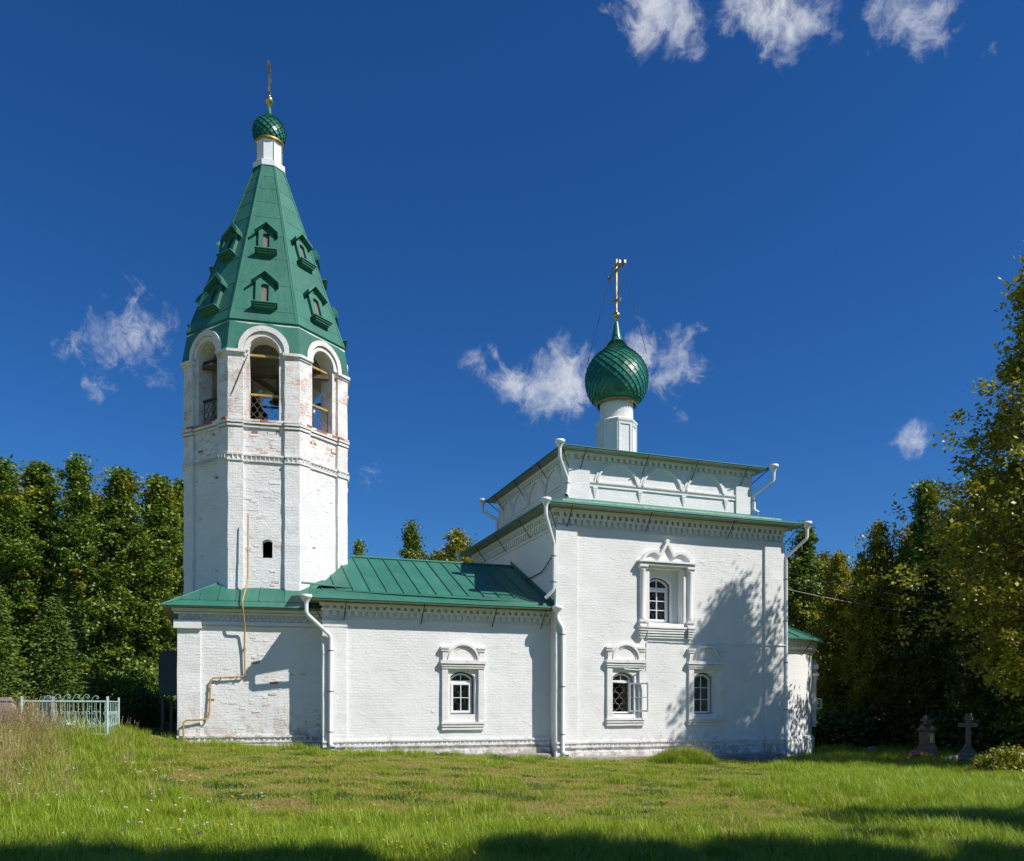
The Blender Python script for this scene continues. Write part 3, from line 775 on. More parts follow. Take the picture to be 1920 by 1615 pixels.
# apse window: casing in profile and a small open casement
mb = MB(); mb.M = Matrix.Translation((*AC, 0)) @ Matrix.Rotation(R(-31), 4, 'Z') @ Matrix.Rotation(math.pi/2, 4, 'Z') @ Matrix.Translation((0, -AR, 0))
for s in (-1, 1):
    mb.box(s*.62-.1, -.12, 1.1, s*.62+.1, .05, 2.9, .4); mb.box(s*.62-.13, -.2, 3.3, s*.62+.13, .05, 3.45)
for z0, z1, p, e in ((2.9, 3.0, .16, .02), (3.0, 3.12, .22, .08), (1.0, 1.1, .18, .04), (.88, .98, .12, 0)): mb.box(-.74-e, -p, z0, .74+e, .05, z1)
mb.strip(arch_pts(0, 1.1, 3.75, .56), arch_pts(0, .9, 3.6, .46), -.18, .05)
mb.build('window_casing', M['apse'], church, wob=.01)
a = R(-36); bx0 = Vector((AC[0]+AR*math.cos(a), AC[1]+AR*math.sin(a), 1.62))
mb = MB(); W_ = .50; H_ = .44
for x0, x1, z0, z1 in ((0, .06, 0, H_), (W_-.06, W_, 0, H_), (.06, W_-.06, 0, .06), (.06, W_-.06, H_-.06, H_)): mb.box(x0, 0, z0, x1, .05, z1)
mb.box(W_/2-.012, .01, .06, W_/2+.012, .04, H_-.06); mb.box(.06, .012, H_/2-.012, W_-.06, .038, H_/2+.012)
so = mb.build('sash', M['white_pvc'], church); so.matrix_local = Matrix.Translation(bx0) @ Matrix.Rotation(R(-6), 4, 'Z')
mb = MB(); mb.rect((.06, .025, .06), (W_-.12, 0, 0), (0, 0, H_-.12)); p_ = mb.build('pane', M['glass'], so)


# ------------------------------------------------------------------ downpipes
def downpipe(parent, path, r=.065, funnel=True, brk=()):
    mb = MB()
    pts = []
    P = [Vector(p) for p in path]
    for i, p in enumerate(P):                 # soften elbows
        if 0 < i < len(P)-1:
            a = (P[i-1]-p).normalized(); b_ = (P[i+1]-p).normalized(); pts += [p+a*.06, p+b_*.06]
        else: pts.append(p)
    mb.tube(pts, r, 12, cap=False)
    o = mb.build('downpipe', M['white_metal'], parent)
    if funnel:
        f = MB(); z = P[0]
        f.lathe([(r+.005, -.02), (r+.012, .02), (.165, .16), (.18, .17), (.18, .26), (.165, .262), (.15, .17), (r, .03)], (z.x, z.y, z.z), 20); f.build('funnel', M['white_metal'], o)
    for q in brk:
        k = MB(); k.tube([(q[0]-r-.05, q[1]-.0, q[2]), (q[0]+r+.05, q[1], q[2])], .009, 5); k.lathe([(r+.006, -.015), (r+.006, .015)], q, 12); k.tube([q, (q[0], q[1]+.2, q[2])], .01, 5); k.build('bracket', M['iron'], o)
    return o
downpipe(church, [(-.64, -.62, 8.48), (-.64, -.62, 8.15), (-.15, -.14, 7.30), (-.15, -.14, 5.75), (-.40, .02, 5.45)], brk=[(-.15, -.14, 6.9), (-.15, -.14, 6.0)])
downpipe(church, [(.25, .27, 10.80), (.25, .27, 10.42), (.74, .72, 9.85), (.74, .72, 9.32), (.62, .55, 9.22)], brk=[(.74, .72, 9.7)])
downpipe(church, [(9.22, .25, 10.80), (9.22, .25, 10.45), (8.68, .76, 9.95), (8.68, .76, 9.38), (8.8, .6, 9.25)], brk=[(8.68, .76, 9.75)])
downpipe(church, [(10.08, -.62, 8.48), (10.08, -.62, 8.12), (9.52, -.10, 7.45), (9.52, -.10, .10), (9.62, -.3, -.08)], brk=[(9.52, -.1, z) for z in (6.6, 5.0, 3.4, 1.6)])
downpipe(church, [(.25, 9.13, 10.80), (.25, 9.13, 10.5), (.76, 8.62, 10.1), (.76, 8.62, 9.3)])
downpipe(church, [(-.62, 10.0, 8.45), (-.62, 10.0, 8.1), (-.12, 9.5, 7.4), (-.12, 9.5, 5.0)])
downpipe(church, [(-.02, -.14, 4.92), (-.02, -.14, 4.72), (.17, -.17, 4.42), (.17, -.17, .12), (.24, -.42, .02)], brk=[(.17, -.17, z) for z in (4.2, 2.4, .75)])
downpipe(church, [(-8.45, .02, 4.95), (-8.45, .02, 4.62), (-7.66, .38, 3.98), (-7.66, .38, .50), (-7.60, .14, .40)], brk=[(-7.66, .38, z) for z in (3.5, 2.2, .9)])
mb = MB(); mb.tube([(2.55, -.16, 3.05), (3.05, -.17, 3.02), (3.52, -.03, 3.06), (3.52, -.03, 4.03), (3.56, -.03, 4.08), (5.9, -.03, 4.05), (8.55, -.03, 4.04), (8.6, -.12, 4.04), (NW_+.06, -.12, 4.06)], .017, 6); mb.build('cable_conduit', M['white_metal'], church)


# ------------------------------------------------------------------ onion domes
def onion(parent, cx, cy, z0, prof, N, s0, s1, nrow, front, mt):
    """onion dome: solid body with diamond shingles laid in rows; front ones are single parts"""
    mb = MB(); mb.lathe([(r*.985, z) for r, z in prof], (cx, cy, z0), 40)
    body = mb.build('onion_dome', mt, parent)
    P = [Vector((r, z)) for r, z in prof]; L = [0]
    # smooth resample by arc length
    for a, b_ in zip(P, P[1:]): L.append(L[-1]+(b_-a).length)
    def at(s):
        s = max(0, min(L[-1], s)); i = 0
        while i < len(L)-2 and L[i+1] < s: i += 1
        k = (s-L[i])/(L[i+1]-L[i]); return P[i].lerp(P[i+1], k)
    total = L[-1]; sa, sb = s0*total, s1*total
    rest = MB(); hw = math.pi/N
    # row heights follow the local radius so that shingles stay square-ish
    ss = [sa]
    raw = [at(sa)]; s = sa
    while s < sb and len(ss) < 60:
        s += max(.35*hw*at(s).x*2, .02) * nrow; ss.append(s)
    for i in range(len(ss)-2):
        b0, m0, t0 = at(ss[i]), at(ss[i+1]), at(ss[i+2])
        def nor(k):
            d = at(ss[k]+.02)-at(ss[k]-.02); return Vector((d.y, -d.x)).normalized()
        lb, ls, lt = b0+nor(i)*.060, m0+nor(i+1)*.030, t0+nor(i+2)*.006
        kk = 1.0
        vs = [(lb.x, 0, lb.y), (ls.x*math.cos(hw*kk), ls.x*math.sin(hw*kk), ls.y), (lt.x, 0, lt.y), (ls.x*math.cos(hw*kk), -ls.x*math.sin(hw*kk), ls.y),
              (b0.x, 0, b0.y), (m0.x*math.cos(hw), m0.x*math.sin(hw), m0.y), (m0.x*math.cos(hw), -m0.x*math.sin(hw), m0.y)]
        fs = [[0, 1, 2, 3], [0, 4, 5, 1], [0, 3, 6, 4]]
        src = None
        for j in range(N):
            ang = 2*hw*(j+(.5 if i % 2 else 0)) + i*0.0
            wa = (ang+parent.rotation_euler.z) % (2*math.pi)
            M_ = Matrix.Translation((cx, cy, z0)) @ Matrix.Rotation(ang, 4, 'Z')
            if abs((wa-R(270)+math.pi) % (2*math.pi)-math.pi) < front:
                if src is None:
                    q = MB(); q.add(vs, fs); src = q.build('shingle', mt, body); src.matrix_local = M_
                else: inst(src, body, M_)
            else:
                rest.M = M_; rest.add(vs, fs)
    tag(rest.build('shingles_behind', mt, body), kind='stuff')
    return body


def cross(parent, cx, cy, z0, h, arm, mt):
    """Orthodox cross standing north-south, with ball and short slanted foot bar"""
    mb = MB()
    mb.lathe([(.075, -.55), (.055, -.12), (.10, -.10), (.15, -.03), (.15, .03), (.10, .10), (.05, .12), (.05, .18)], (cx, cy, z0), 14)
    o = mb.build('cross', mt, parent)
    q = MB(); t_ = .028
    q.box(cx-t_, cy-t_, z0+.15, cx+t_, cy+t_, z0+h); q.build('upright', mt, o)
    for zc, l, sl, nm in ((h*.80, arm, 0, 'crossbar'), (h*.90, arm*.36, 0, 'title_bar'), (h*.27, arm*.42, .28, 'foot_bar')):
        q = MB(); q.M = Matrix.Translation((cx, cy, z0+zc)) @ Matrix.Rotation(sl, 4, 'X'); q.box(-t_-.006, -l/2, -.04, t_+.006, l/2, .04)
        for s in (-1, 1): q.box(-t_-.015, s*l/2-.05, -.06, t_+.015, s*l/2+.05, .06)
        q.build(nm, mt, o)
    return o


DC = (4.715, 4.70)
mb = MB()
n = 8; ap = .76; rr = ap/math.cos(math.pi/8)
mb.lathe([(rr, 11.4), (rr, 13.44), (rr+.05, 13.47), (rr+.05, 13.55), (rr-.02, 13.60), (.70, 13.66)], (*DC, 0), 8, smooth=False, phase=math.pi/8)
mb.lathe([(.69, 13.6), (.68, 14.2), (.70, 14.24), (.70, 14.42)], (*DC, 0), 28)
for k in range(8):
    mb.M = Matrix.Translation((*DC, 0)) @ Matrix.Rotation(k*math.pi/4, 4, 'Z'); s_ = .29
    for x0, x1, z0, z1 in ((-s_, -s_+.07, 11.9, 13.4), (s_-.07, s_, 11.9, 13.4), (-s_+.07, s_-.07, 13.32, 13.4)): mb.box(x0, -ap-.035, z0, x1, -ap+.02, z1)
mb.build('dome_drum', M['tier'], church, wob=.008)
mb = MB(); mb.lathe([(.80, 14.30), (.84, 14.36), (.84, 14.46), (.78, 14.47)], (*DC, 0), 32); mb.build('gilded_collar', M['brass'], church)
mb = MB()
for k in range(44): mb.M = Matrix.Translation((*DC, 0)) @ Matrix.Rotation(2*math.pi*k/44, 4, 'Z'); mb.prism([(.835, -.05, 14.32), (.835, .0, 14.22), (.835, .05, 14.32)], (.006, 0, 0))
tag(mb.build('collar_lace', M['brass'], church), kind='stuff')
PROF = [(.78, 0), (.98, .12), (1.13, .32), (1.24, .62), (1.285, .95), (1.27, 1.2), (1.19, 1.48), (1.04, 1.74), (.84, 1.96), (.62, 2.14), (.44, 2.30), (.31, 2.48), (.235, 2.66), (.18, 2.88), (.135, 3.1), (.10, 3.3), (.07, 3.42)]
onion(church, *DC, 14.40, PROF, 26, .06, .78, 1.28, R(80), M['green_dome'])
cr = cross(church, *DC, 18.10, 2.35, 1.45, M['gold'])
for s in (-1, 1):
    for e in (-.55, .55): rod(church, (DC[0], DC[1]+s*.6, 19.95), (DC[0]+e*1.7, DC[1]+s*.9, 16.25), .011, 'chain')

# ------------------------------------------------------------------ bell tower with its square porch storey
tower = thing('bell_tower', 'white octagonal brick bell tower with tall green tent roof on a square lower storey', 'bell tower', (-8.865, 30.374, 0), R(12.8))
I4 = Matrix.Identity(4)
AP = 2.67; T8 = math.tan(math.pi/8)
def rot8(k): return Matrix.Rotation(k*math.pi/4, 4, 'Z')
NXL, NXR, NYF, NYB = -2.56, 1.95, -3.5, 3.3
mb = MB()
mb.rect((NXL, NYF, -.2), (NXR+.5-NXL, 0, 0), (0, 0, 5.0), .4)
mb.rect((-3.5, NYB, -.2), (NXL+3.5, NYF-NYB, 0), (0, 0, 5.0), .6)
mb.rect((NXR, NYB, -.2), (-3.5-NXR, 0, 0), (0, 0, 5.0), 1.2)
mb.build('lower_storey_wall', M['narthex'], tower, wob=.018, wfreq=1.1)
mb = MB(); mb.box(NXL-.03, NYF-.06, -.2, NXL+.66, NYF+.05, 4.25, .3); mb.build('pilaster', M['narthex'], tower, wob=.016, wfreq=2)
plinth_course(tower, NXL+.68, NXR, NYF, .62, .72, M['narthex']); plinth_course(tower, NXL-.04, NXL+.66, NYF-.06, .62, .72, M['narthex'])
mb = MB(); mb.box(NXL-.1, NYF-.10, -.3, NXR, NYF, .52, .4); mb.build('plinth', M['narthex'], tower, wob=.04, wfreq=1.6)
mb = MB(); mb.box(NXL+.3, NYF-.6, -.3, NXR+.3, NYF-.05, .36, .4); mb.build('footing', M['soil'], tower, wob=.09, wfreq=1.2)
mb = MB()
for z0, z1, p in ((4.22, 4.28, .05), (4.33, 4.44, .09), (4.66, 4.72, .12), (4.74, 4.84, .17)): mb.box(NXL-p, NYF-p, z0, NXR+.1, NYF+.02, z1, .4)
mb.box(NXL-.12, NYF-.16, 4.20, NXL+.70, NYF, 4.46, .35)
mb.build('cornice', M['cornice'], tower, wob=.01, wfreq=2)
mb = MB()
for i in range(19):
    x = NXL+.08+i*.24
    mb.prism([(x-.07, NYF, 4.46), (x, NYF-.12, 4.46), (x+.07, NYF, 4.46)], (0, 0, .09)); mb.prism([(x+.05, NYF, 4.57), (x+.12, NYF-.13, 4.57), (x+.19, NYF, 4.57)], (0, 0, .09))
tag(mb.build('dentil_course', M['cornice'], tower), kind='stuff')
# lower roof: sheets rising to the octagon
SL = .60; EZT = 4.90; ex0, ex1, ey0, ey1 = NXL-.45, NXR+.25, NYF-.42, NYB+.4
def tz(d): return EZT+SL*d
xs = [ex0+.0, ex0+.55, ex0+1.1, ex0+1.65, ex0+2.2, ex0+2.9, ex0+3.7, ex0+4.5, ex1+.1]
DI = 2.0
for a, b_ in zip(xs, xs[1:]):
    mb = MB(); f = lambda x: min(DI, x-ex0)
    lo = .33
    P = [(a, ey0+min(lo, f(a))), (b_, ey0+lo), (b_, ey0+f(b_))]
    if f(a) > lo: P.append((a, ey0+f(a)))
    mb.poly([(x, y, tz(y-ey0)+.012) for x, y in P])
    if f(a) > lo:
        q = [(a-.01, ey0+lo, tz(lo)+.012), (a+.014, ey0+lo, tz(lo)+.012), (a+.014, ey0+f(a), tz(f(a))+.012), (a-.01, ey0+f(a), tz(f(a))+.012)]
        mb.add(q+[(x, y, z+.035) for x, y, z in q], [[0, 4, 7, 3], [4, 5, 6, 7], [1, 2, 6, 5], [0, 1, 5, 4]])
    mb.build('roof_panel', M['green'], tower)
mb = MB()
mb.poly([(ex0, ey0, EZT), (ex1+.1, ey0, EZT), (ex1+.1, ey0+.36, tz(.36)), (ex0+.36, ey0+.36, tz(.36))])
mb.poly([(ex0, ey0, EZT-.05), (ex1+.1, ey0, EZT-.05), (ex1+.1, ey0, EZT), (ex0, ey0, EZT)])
mb.poly([(ex0-.9, ey1, EZT), (ex0, ey0, EZT), (ex0+DI, ey0+DI, tz(DI)), (ex0+DI, ey1-DI, tz(DI))])
mb.poly([(ex1+.1, ey0, EZT), (ex1+.1, ey1, EZT), (ex1-DI, ey1-DI, tz(DI)), (ex1-DI, ey0+DI, tz(DI))])
mb.poly([(ex1, ey1, EZT), (ex0-.9, ey1, EZT), (ex0+DI, ey1-DI, tz(DI)), (ex1-DI, ey1-DI, tz(DI))])
mb.tube([(ex0, ey0, EZT-.01), (ex1+.1, ey0, EZT-.01)], .018, 6); mb.tube([(ex0, ey0, EZT), (ex0+DI, ey0+DI, tz(DI)+.02)], .03, 6)
mb.build('lower_roof', M['green'], tower)
mb = MB(); mb.poly([(ex0+.02, ey0+.02, EZT-.045), (NXL, NYF, EZT-.04), (NXR+.3, NYF, EZT-.04), (ex1, ey0+.02, EZT-.045)]); mb.poly([(ex0+.02, ey0+.02, EZT-.045), (ex0-.8, ey1, EZT-.045), (-3.5, NYB, EZT-.04), (NXL, NYF, EZT-.04)]); mb.build('soffit', M['soffit'], tower)

# octagonal shaft
for k in range(8):
    mb = MB(); mb.M = rot8(k); hw = T8*AP
    wall_sheet(mb, -hw, hw, 4.6, 11.06, -AP, [(.10, .33, 6.68, 7.30, .09)] if k == 0 else [], .45, .35)
    mb.build('shaft_wall', M['tower'], tower, wob=.016, wfreq=1.2)
    for s in (-1, 1):
        pa = AP+.10; xa, xb, xc = s*.66, s*T8*pa, s*T8*(AP-.05)
        for z0, z1 in ((4.6, 10.96), (11.2, 13.36)):
            mb = MB(); mb.M = rot8(k); nn = max(1, round((z1-z0)/.32))
            for i in range(nn):
                za, zb_ = z0+(z1-z0)*i/nn, z0+(z1-z0)*(i+1)/nn
                mb.poly([(xa, -pa, za), (xb, -pa, za), (xb, -pa, zb_), (xa, -pa, zb_)][::s])
                mb.poly([(xa, -AP+.02, za), (xa, -pa, za), (xa, -pa, zb_), (xa, -AP+.02, zb_)][::s])
            mb.poly([(xa, -AP, z1), (xa, -pa, z1), (xb, -pa, z1), (xc, -AP, z1)][::-s])
            mb.build('pilaster', M['tower'], tower, wob=.02, wfreq=2.4)
    # string courses
    for z0, z1, p_w, p_p in ((9.86, 9.92, .05, .04), (10.05, 10.11, .07, .05), (11.0, 11.08, .06, .04), (11.11, 11.20, .10, .07)):
        mb = MB(); mb.M = rot8(k)
        for s in (-1, 1):
            mb.prism([(s*.66, -AP+.03, z0), (s*.66, -AP-.10-p_p, z0), (s*T8*(AP+.10+p_p), -AP-.10-p_p, z0), (s*T8*(AP-.03), -AP+.03, z0)][::s], (0, 0, z1-z0))
        mb.box(-.68, -AP-p_w, z0+.003, .68, -AP+.027, z1-.003, .3)
        mb.build('string_course', M['tower'], tower, wob=.012, wfreq=2.3)
    for s in (-1, 1):
        mb = MB(); mb.M = rot8(k)
        for z0, z1, p in ((13.36, 13.435, .04), (13.43, 13.52, .09)):
            mb.prism([(s*.60, -AP+.03, z0), (s*.60, -AP-.10-p, z0), (s*T8*(AP+.10+p), -AP-.10-p, z0), (s*T8*(AP-.03), -AP+.03, z0)][::s], (0, 0, z1-z0))
        mb.build('capital', M['tower'], tower, wob=.012, wfreq=2.3)
    mb = MB(); mb.M = rot8(k)
    for i in range(15):
        x = -1.03+i*.147; yy = -AP-(.10 if abs(x) > .66 else 0)
        mb.prism([(x-.06, yy+.02, 9.93), (x+.03, yy-.07, 9.93), (x+.06, yy+.02, 9.93)], (0, 0, .12))
    tag(mb.build('sawtooth_course', M['tower'], tower), kind='stuff')
    # belfry arch
    mb = MB(); mb.M = rot8(k)
    wall_sheet(mb, -hw, hw, 11.06, 14.50, -AP, [(0, .97, 11.22, 14.035, .485)], .55, .35, back=-AP+.55, bx=(-T8*(AP-.55), T8*(AP-.55)))
    mb.build('belfry_wall', M['tower'], tower, wob=.012, wfreq=1.2)
    mb = MB(); mb.M = rot8(k)
    for r0, r1, p in ((.50, .64, .07), (.655, .83, .13)):
        mb.strip(arch_pts(0, 2*r1, 13.55+r1, r1, 18), arch_pts(0, 2*r0, 13.55+r0, r0, 18), -AP-p, -AP+.02)
    mb.build('archivolt', M['arch'], tower, wob=.009, wfreq=3)
    # metal skirt with a round cut over the arch
    mb = MB(); mb.M = rot8(k)
    zb0, zt0, ab, at_ = 13.50, 14.60, 2.83, 2.65
    apz = lambda z: ab+(at_-ab)*(z-zb0)/(zt0-zb0)
    for s in (-1, 1):
        arc = [(s*.865*math.cos(t_), zb0+.0+.89*math.sin(t_)) for t_ in [i*math.pi/2/14 for i in range(15)]]
        edge = []
        for i in range(15):
            u_ = i/14
            if u_ < .5: q = u_/.5; z = zb0+(zt0-zb0)*q; edge.append((s*T8*apz(z), z))
            else: q = (u_-.5)/.5; edge.append((s*T8*at_*(1-q), zt0))
        for i in range(14):
            f_ = [(*arc[i],), (*arc[i+1],), (*edge[i+1],), (*edge[i],)]
            mb.poly([(x, -apz(z), z) for x, z in f_][::-s])
        # lip back to the wall
        for i in range(14):
            (xa, za), (xb_, zb_) = arc[i], arc[i+1]
            mb.poly([(xa, -apz(za)-.012, za), (xb_, -apz(zb_)-.012, zb_), (xb_, -AP+.02, zb_), (xa, -AP+.02, za)])
        mb.tube([(x, -apz(z)-.012, z) for x, z in arc], .013, 4)
    mb.build('roof_skirt', M['green'], tower)
    mb = MB(); mb.M = rot8(k); mb.poly([(-T8*AP, -AP, 11.10), (T8*AP, -AP, 11.10), (0, 0, 11.10)]); mb.build('belfry_floor', M['beam'], tower)

# tent roof: overlapping sheets on eight faces
ZT0, ZT1, AT0, AT1 = 14.60, 21.20, 2.66, .50
def tap(z): return AT0+(AT1-AT0)*(z-ZT0)/(ZT1-ZT0)
rows = [14.60, 15.0, 16.05, 17.12, 18.10, 18.85, 19.5, 20.1, 20.65, 21.2]
for i, (za, zb_) in enumerate(zip(rows, rows[1:])):
    mb = MB(); a0, a1 = tap(za)+.016, tap(zb_)+.002
    z1 = zb_+.02
    mb.add([(-T8*a0, -a0, za), (T8*a0, -a0, za), (T8*a1, -a1, z1), (-T8*a1, -a1, z1), (-T8*a0, -a0+.03, za-.004), (T8*a0, -a0+.03, za-.004)], [[0, 1, 2, 3], [0, 4, 5, 1]])
    src = mb.build('tent_sheet', M['green'], tower)
    for k in range(1, 8): inst(src, tower, rot8(k))
mb = MB(); a0, a1 = AT0+.02, AT1+.02
for s in (-1, 1):
    mb.poly([(s*T8*a0, -a0-.012, ZT0-.02), (s*T8*a1, -a1-.012, ZT1), (s*(T8*a1-.05), -a1-.012, ZT1), (s*(T8*a0-.085), -a0-.012, ZT0-.02)][::s])
    mb.poly([(s*(T8*a0-.085), -a0-.012, ZT0-.02), (s*(T8*a1-.05), -a1-.012, ZT1), (s*(T8*a1-.05), -a1+.02, ZT1), (s*(T8*a0-.085), -a0+.02, ZT0-.02)])
src = mb.build('hip_cap', M['green'], tower)
for k in range(1, 8): inst(src, tower, rot8(k))
mb = MB(); mb.box(-T8*2.69, -2.695, 14.575, T8*2.69, -2.64, 14.60); src = mb.build('fold_strip', M['green'], tower)
for k in range(1, 8): inst(src, tower, rot8(k))


TSL = math.atan2(AT0-AT1, ZT1-ZT0)            # lean of the tent faces
def dormer(zs0, w, h, gw, gh):
    """lucarne fixed on the tent slope: low frame with arched slot, gabled hood, stepped sill"""
    def L(k): return rot8(k) @ Matrix.Translation((0, -tap(zs0)-.02, zs0)) @ Matrix.Rotation(-TSL, 4, 'X')
    ow = w*.42; yf = -.10; zt_ = h
    mb = MB(); wall_sheet(mb, -w/2, w/2, 0, zt_, yf, [(0.0, ow, .10, h*.84, ow*.20)], .13)
    for s_ in (-1, 1): mb.poly([(s_*w/2, yf, 0), (s_*w/2, .05, 0), (s_*w/2, .05, zt_), (s_*w/2, yf, zt_)][::s_])
    mb.poly([(-w/2, yf, zt_), (w/2, yf, zt_), (0, yf, zt_+w/2*.80)])
    body = mb.build('lucarne', M['green'], tower); body.matrix_local = L(0)
    hd = MB(); pk = zt_+gh
    for s_ in (-1, 1):
        e = (s_*gw/2, zt_-.10)
        hd.prism([(0, yf-.17, pk), (e[0], yf-.17, e[1]), (e[0]-s_*.015, yf-.17, e[1]-.11), (0, yf-.17, pk-.15)][::s_], (0, .30, 0))
    hd.build('hood', M['green'], body)
    q = MB(); q.prism([(-w*.15, yf-.012, zt_+.02), (w*.15, yf-.012, zt_+.02), (0, yf-.012, zt_+w*.15)], (0, .01, 0)); q.build('vent_mark', M['green_dark'], body)
    q = MB()
    for i in range(3): q.box(-gw*.46+.045*i, yf-.17+.05*i, -.05*(i+1)+.012, gw*.46-.045*i, .04, -.05*i)
    q.build('sill', M['green'], body)
    q = MB(); q.rect((-ow/2-.02, yf+.088, .06), (ow+.04, 0, 0), (0, 0, h*.84)); q.build('louver_panel', M['board'], body)
    for k in range(1, 8):
        b2 = inst(body, tower, L(k))
        for ch in list(body.children): inst(ch, b2)
dormer(15.14, .60, 1.04, .92, .38); dormer(17.32, .51, .92, .80, .34)

# little drum, dome and cross on the tent
mb = MB(); ph = math.pi/8
mb.lathe([(.60, 21.16), (.60, 21.36), (.47, 21.38), (.47, 22.12), (.50, 22.14), (.50, 22.24)], n=8, smooth=False, phase=ph)
mb.build('top_drum', M['white_metal'], tower)
mb = MB()
for k in range(8): mb.M = rot8(k); mb.box(T8*.44-.012, -.452, 21.38, T8*.44+.012, -.43, 22.12)
mb.build('drum_seams', M['soffit'], tower)
mb = MB(); mb.lathe([(.46, 22.14), (.52, 22.17), (.52, 22.26), (.47, 22.28)], n=28); mb.build('gilded_collar', M['brass'], tower)
k_ = .56/1.285
onion(tower, 0, 0, 22.24, [(r*k_*(1.0 if r > .5 else 1.1), z*k_*.94) for r, z in PROF], 16, .08, .72, 1.28, R(80), M['green_dome'])
cross(tower, 0, 0, 23.84, 1.32, .90, M['gold'])

# belfry: railings, ties, beams
for k in range(8):
    mb = MB(); mb.M = rot8(k); y = -AP+.22; s = .24; h = .31
    for i in range(-2, 4):
        for sg in (1, -1):
            pts = [(max(-.48, min(.48, (i-.5)*s+sg*s/2*math.sin(z_*math.pi/h)*abs(math.sin(z_*math.pi/h))**.3)), y, 11.22+z_) for z_ in [j*.93/24 for j in range(25)]]
            mb.tube(pts, .009, 4, smooth=False)
    rl = mb.build('railing', M['beam'] if k in (0, 1) else M['iron'], tower)
    q = MB(); q.M = rot8(k); q.box(-.49, y-.035, 12.14, .49, y+.035, 12.21); q.build('handrail', M['yellow_iron'] if k < 2 else M['iron'], rl)
    q = MB(); q.M = rot8(k); q.box(-.49, -AP+.18, 13.46, .49, -AP+.25, 13.53); q.build('tie_bar', M['yellow_iron'] if k < 2 else M['iron'], rl)
mb = MB(); mb.box(-2.1, -1.65, 13.22, 2.1, -1.5, 13.36); mb.M = Matrix.Rotation(R(62), 4, 'Z'); mb.box(-2.1, -.07, 13.3, 2.1, .07, 13.44); mb.build('bell_beam', M['beam'], tower)
mb = MB(); mb.lathe([(2.25, 14.5), (.02, 14.52)], n=8, phase=math.pi/8); mb.build('belfry_ceiling', M['soffit'], tower)
rod(tower, (-.52, -AP-.12, 13.38), (-1.02, -AP-.14, 12.05), .018)
mb = MB(); mb.tube([(-.25, -.9, 11.1), (-.25, -.9, 12.9)], .07, 10); mb.build('post', M['white_metal'], tower)
# bells
BELL = [(.03, 1.0), (.20, .98), (.30, .90), (.36, .72), (.42, .48), (.52, .26), (.68, .10), (.80, .02), (.80, -.02), (.74, 0), (.6, .08), (.4, .4), (.3, .7)]
mt_ = tower.matrix_basis.copy()
for (x, y, z, s, lb) in ((.36, -1.55, 12.28, .34, 'small dark bronze bell hanging at the right of the front belfry arch'), (-.55, -1.0, 12.0, .72, 'large dark bronze bell hanging at the left of the front belfry arch'), (.6, .5, 12.2, .46, 'dark bronze bell hanging deep inside the belfry'), (-1.3, .5, 12.3, .36, 'small dark bronze bell hanging at the back of the belfry')):
    mb = MB(); mb.lathe([(r*s, zz*s*1.05) for r, zz in BELL], n=24)
    Bm = Matrix.Translation((-8.865, 30.374, 0)) @ Matrix.Rotation(R(12.8), 4, 'Z')
    be = thing('bell', lb, 'bell', Bm @ Vector((x, y, z)), R(12.8), 'bells in the belfry')
    mb.build('bell_body', M['bronze'], be)
    mb = MB(); mb.box(-.03, -.03, s*1.02, .03, .03, 13.2-z); mb.build('hanger', M['iron'], be)
    mb = MB(); mb.tube([(0, 0, s*.9), (0, 0, -.04)], [.012, .03], 6); mb.build('clapper', M['iron'], be)

# bricks standing proud of the lime coat, one by one
M['brick_red'] = mat('bare_red_brick', (.40, .16, .09), .9, var=.35, vscale=9, bump=.5, bscale=25)
M['brick_white'] = mat('limewashed_single_brick', (.79, .785, .765), .9, var=.05, vscale=6, bump=.4, bscale=18)
M['brick_pale'] = mat('flaked_single_brick', (.66, .52, .44), .9, var=.2, vscale=9, bump=.5, bscale=20)
BR = {}
for key in ('brick_white', 'brick_pale', 'brick_red'):
    BR[key] = []
    for L_ in (.25, .19, .12):
        q = MB(); q.box(-L_/2, 0, -.036, L_/2, .06, .036, .07); o_ = q.build('brick', M[key], None, wob=.006, wfreq=9); BR[key].append(o_.data); bpy.data.objects.remove(o_)
def wall_bricks(parent, n, Mx, x0, x1, z0, z1, y, avoid=(), mix=(1, 0, 0), out=(-.005, .004)):
    k = 0; tries = 0
    while k < n and tries < n*6:
        tries += 1
        row = round(random.uniform(z0, z1)/.092)*.092; x = random.uniform(x0, x1)
        if any(a_ < x < b_ and c_ < row < d_ for a_, b_, c_, d_ in avoid): continue
        key = random.choices(('brick_white', 'brick_pale', 'brick_red'), mix)[0]
        o_ = bpy.data.objects.new('brick', random.choice(BR[key])); COL.objects.link(o_); o_.parent = parent
        o_.matrix_local = Mx @ Matrix.Translation((x, y-random.uniform(*out), row)) @ Matrix.Rotation(random.gauss(0, .02), 4, 'Y') @ Matrix.Rotation(random.gauss(0, .04), 4, 'X'); k += 1
def part_of(root, nm, i=0): return [c_ for c_ in root.children if c_.name.split('.')[0] == nm][i]
wall_bricks(part_of(church, 'nave_wall'), 150, I4, .9, 8.5, .6, 7.7, 0, ((1.8, 3.6, .8, 4.2), (5.1, 6.9, .8, 4.2), (3.0, 5.7, 4.0, 7.9)))
wall_bricks(part_of(church, 'refectory_wall'), 110, I4, WX+.8, -.2, .75, 4.4, WY, ((-4.1, -2.3, .8, 4.0),))
wall_bricks(part_of(tower, 'lower_storey_wall'), 130, I4, NXL+.75, NXR-.1, .8, 4.1, NYF, (), (.9, .07, .03), (-.003, .009))
sh = [c_ for c_ in tower.children if c_.name.split('.')[0] == 'shaft_wall']; bw = [c_ for c_ in tower.children if c_.name.split('.')[0] == 'belfry_wall']
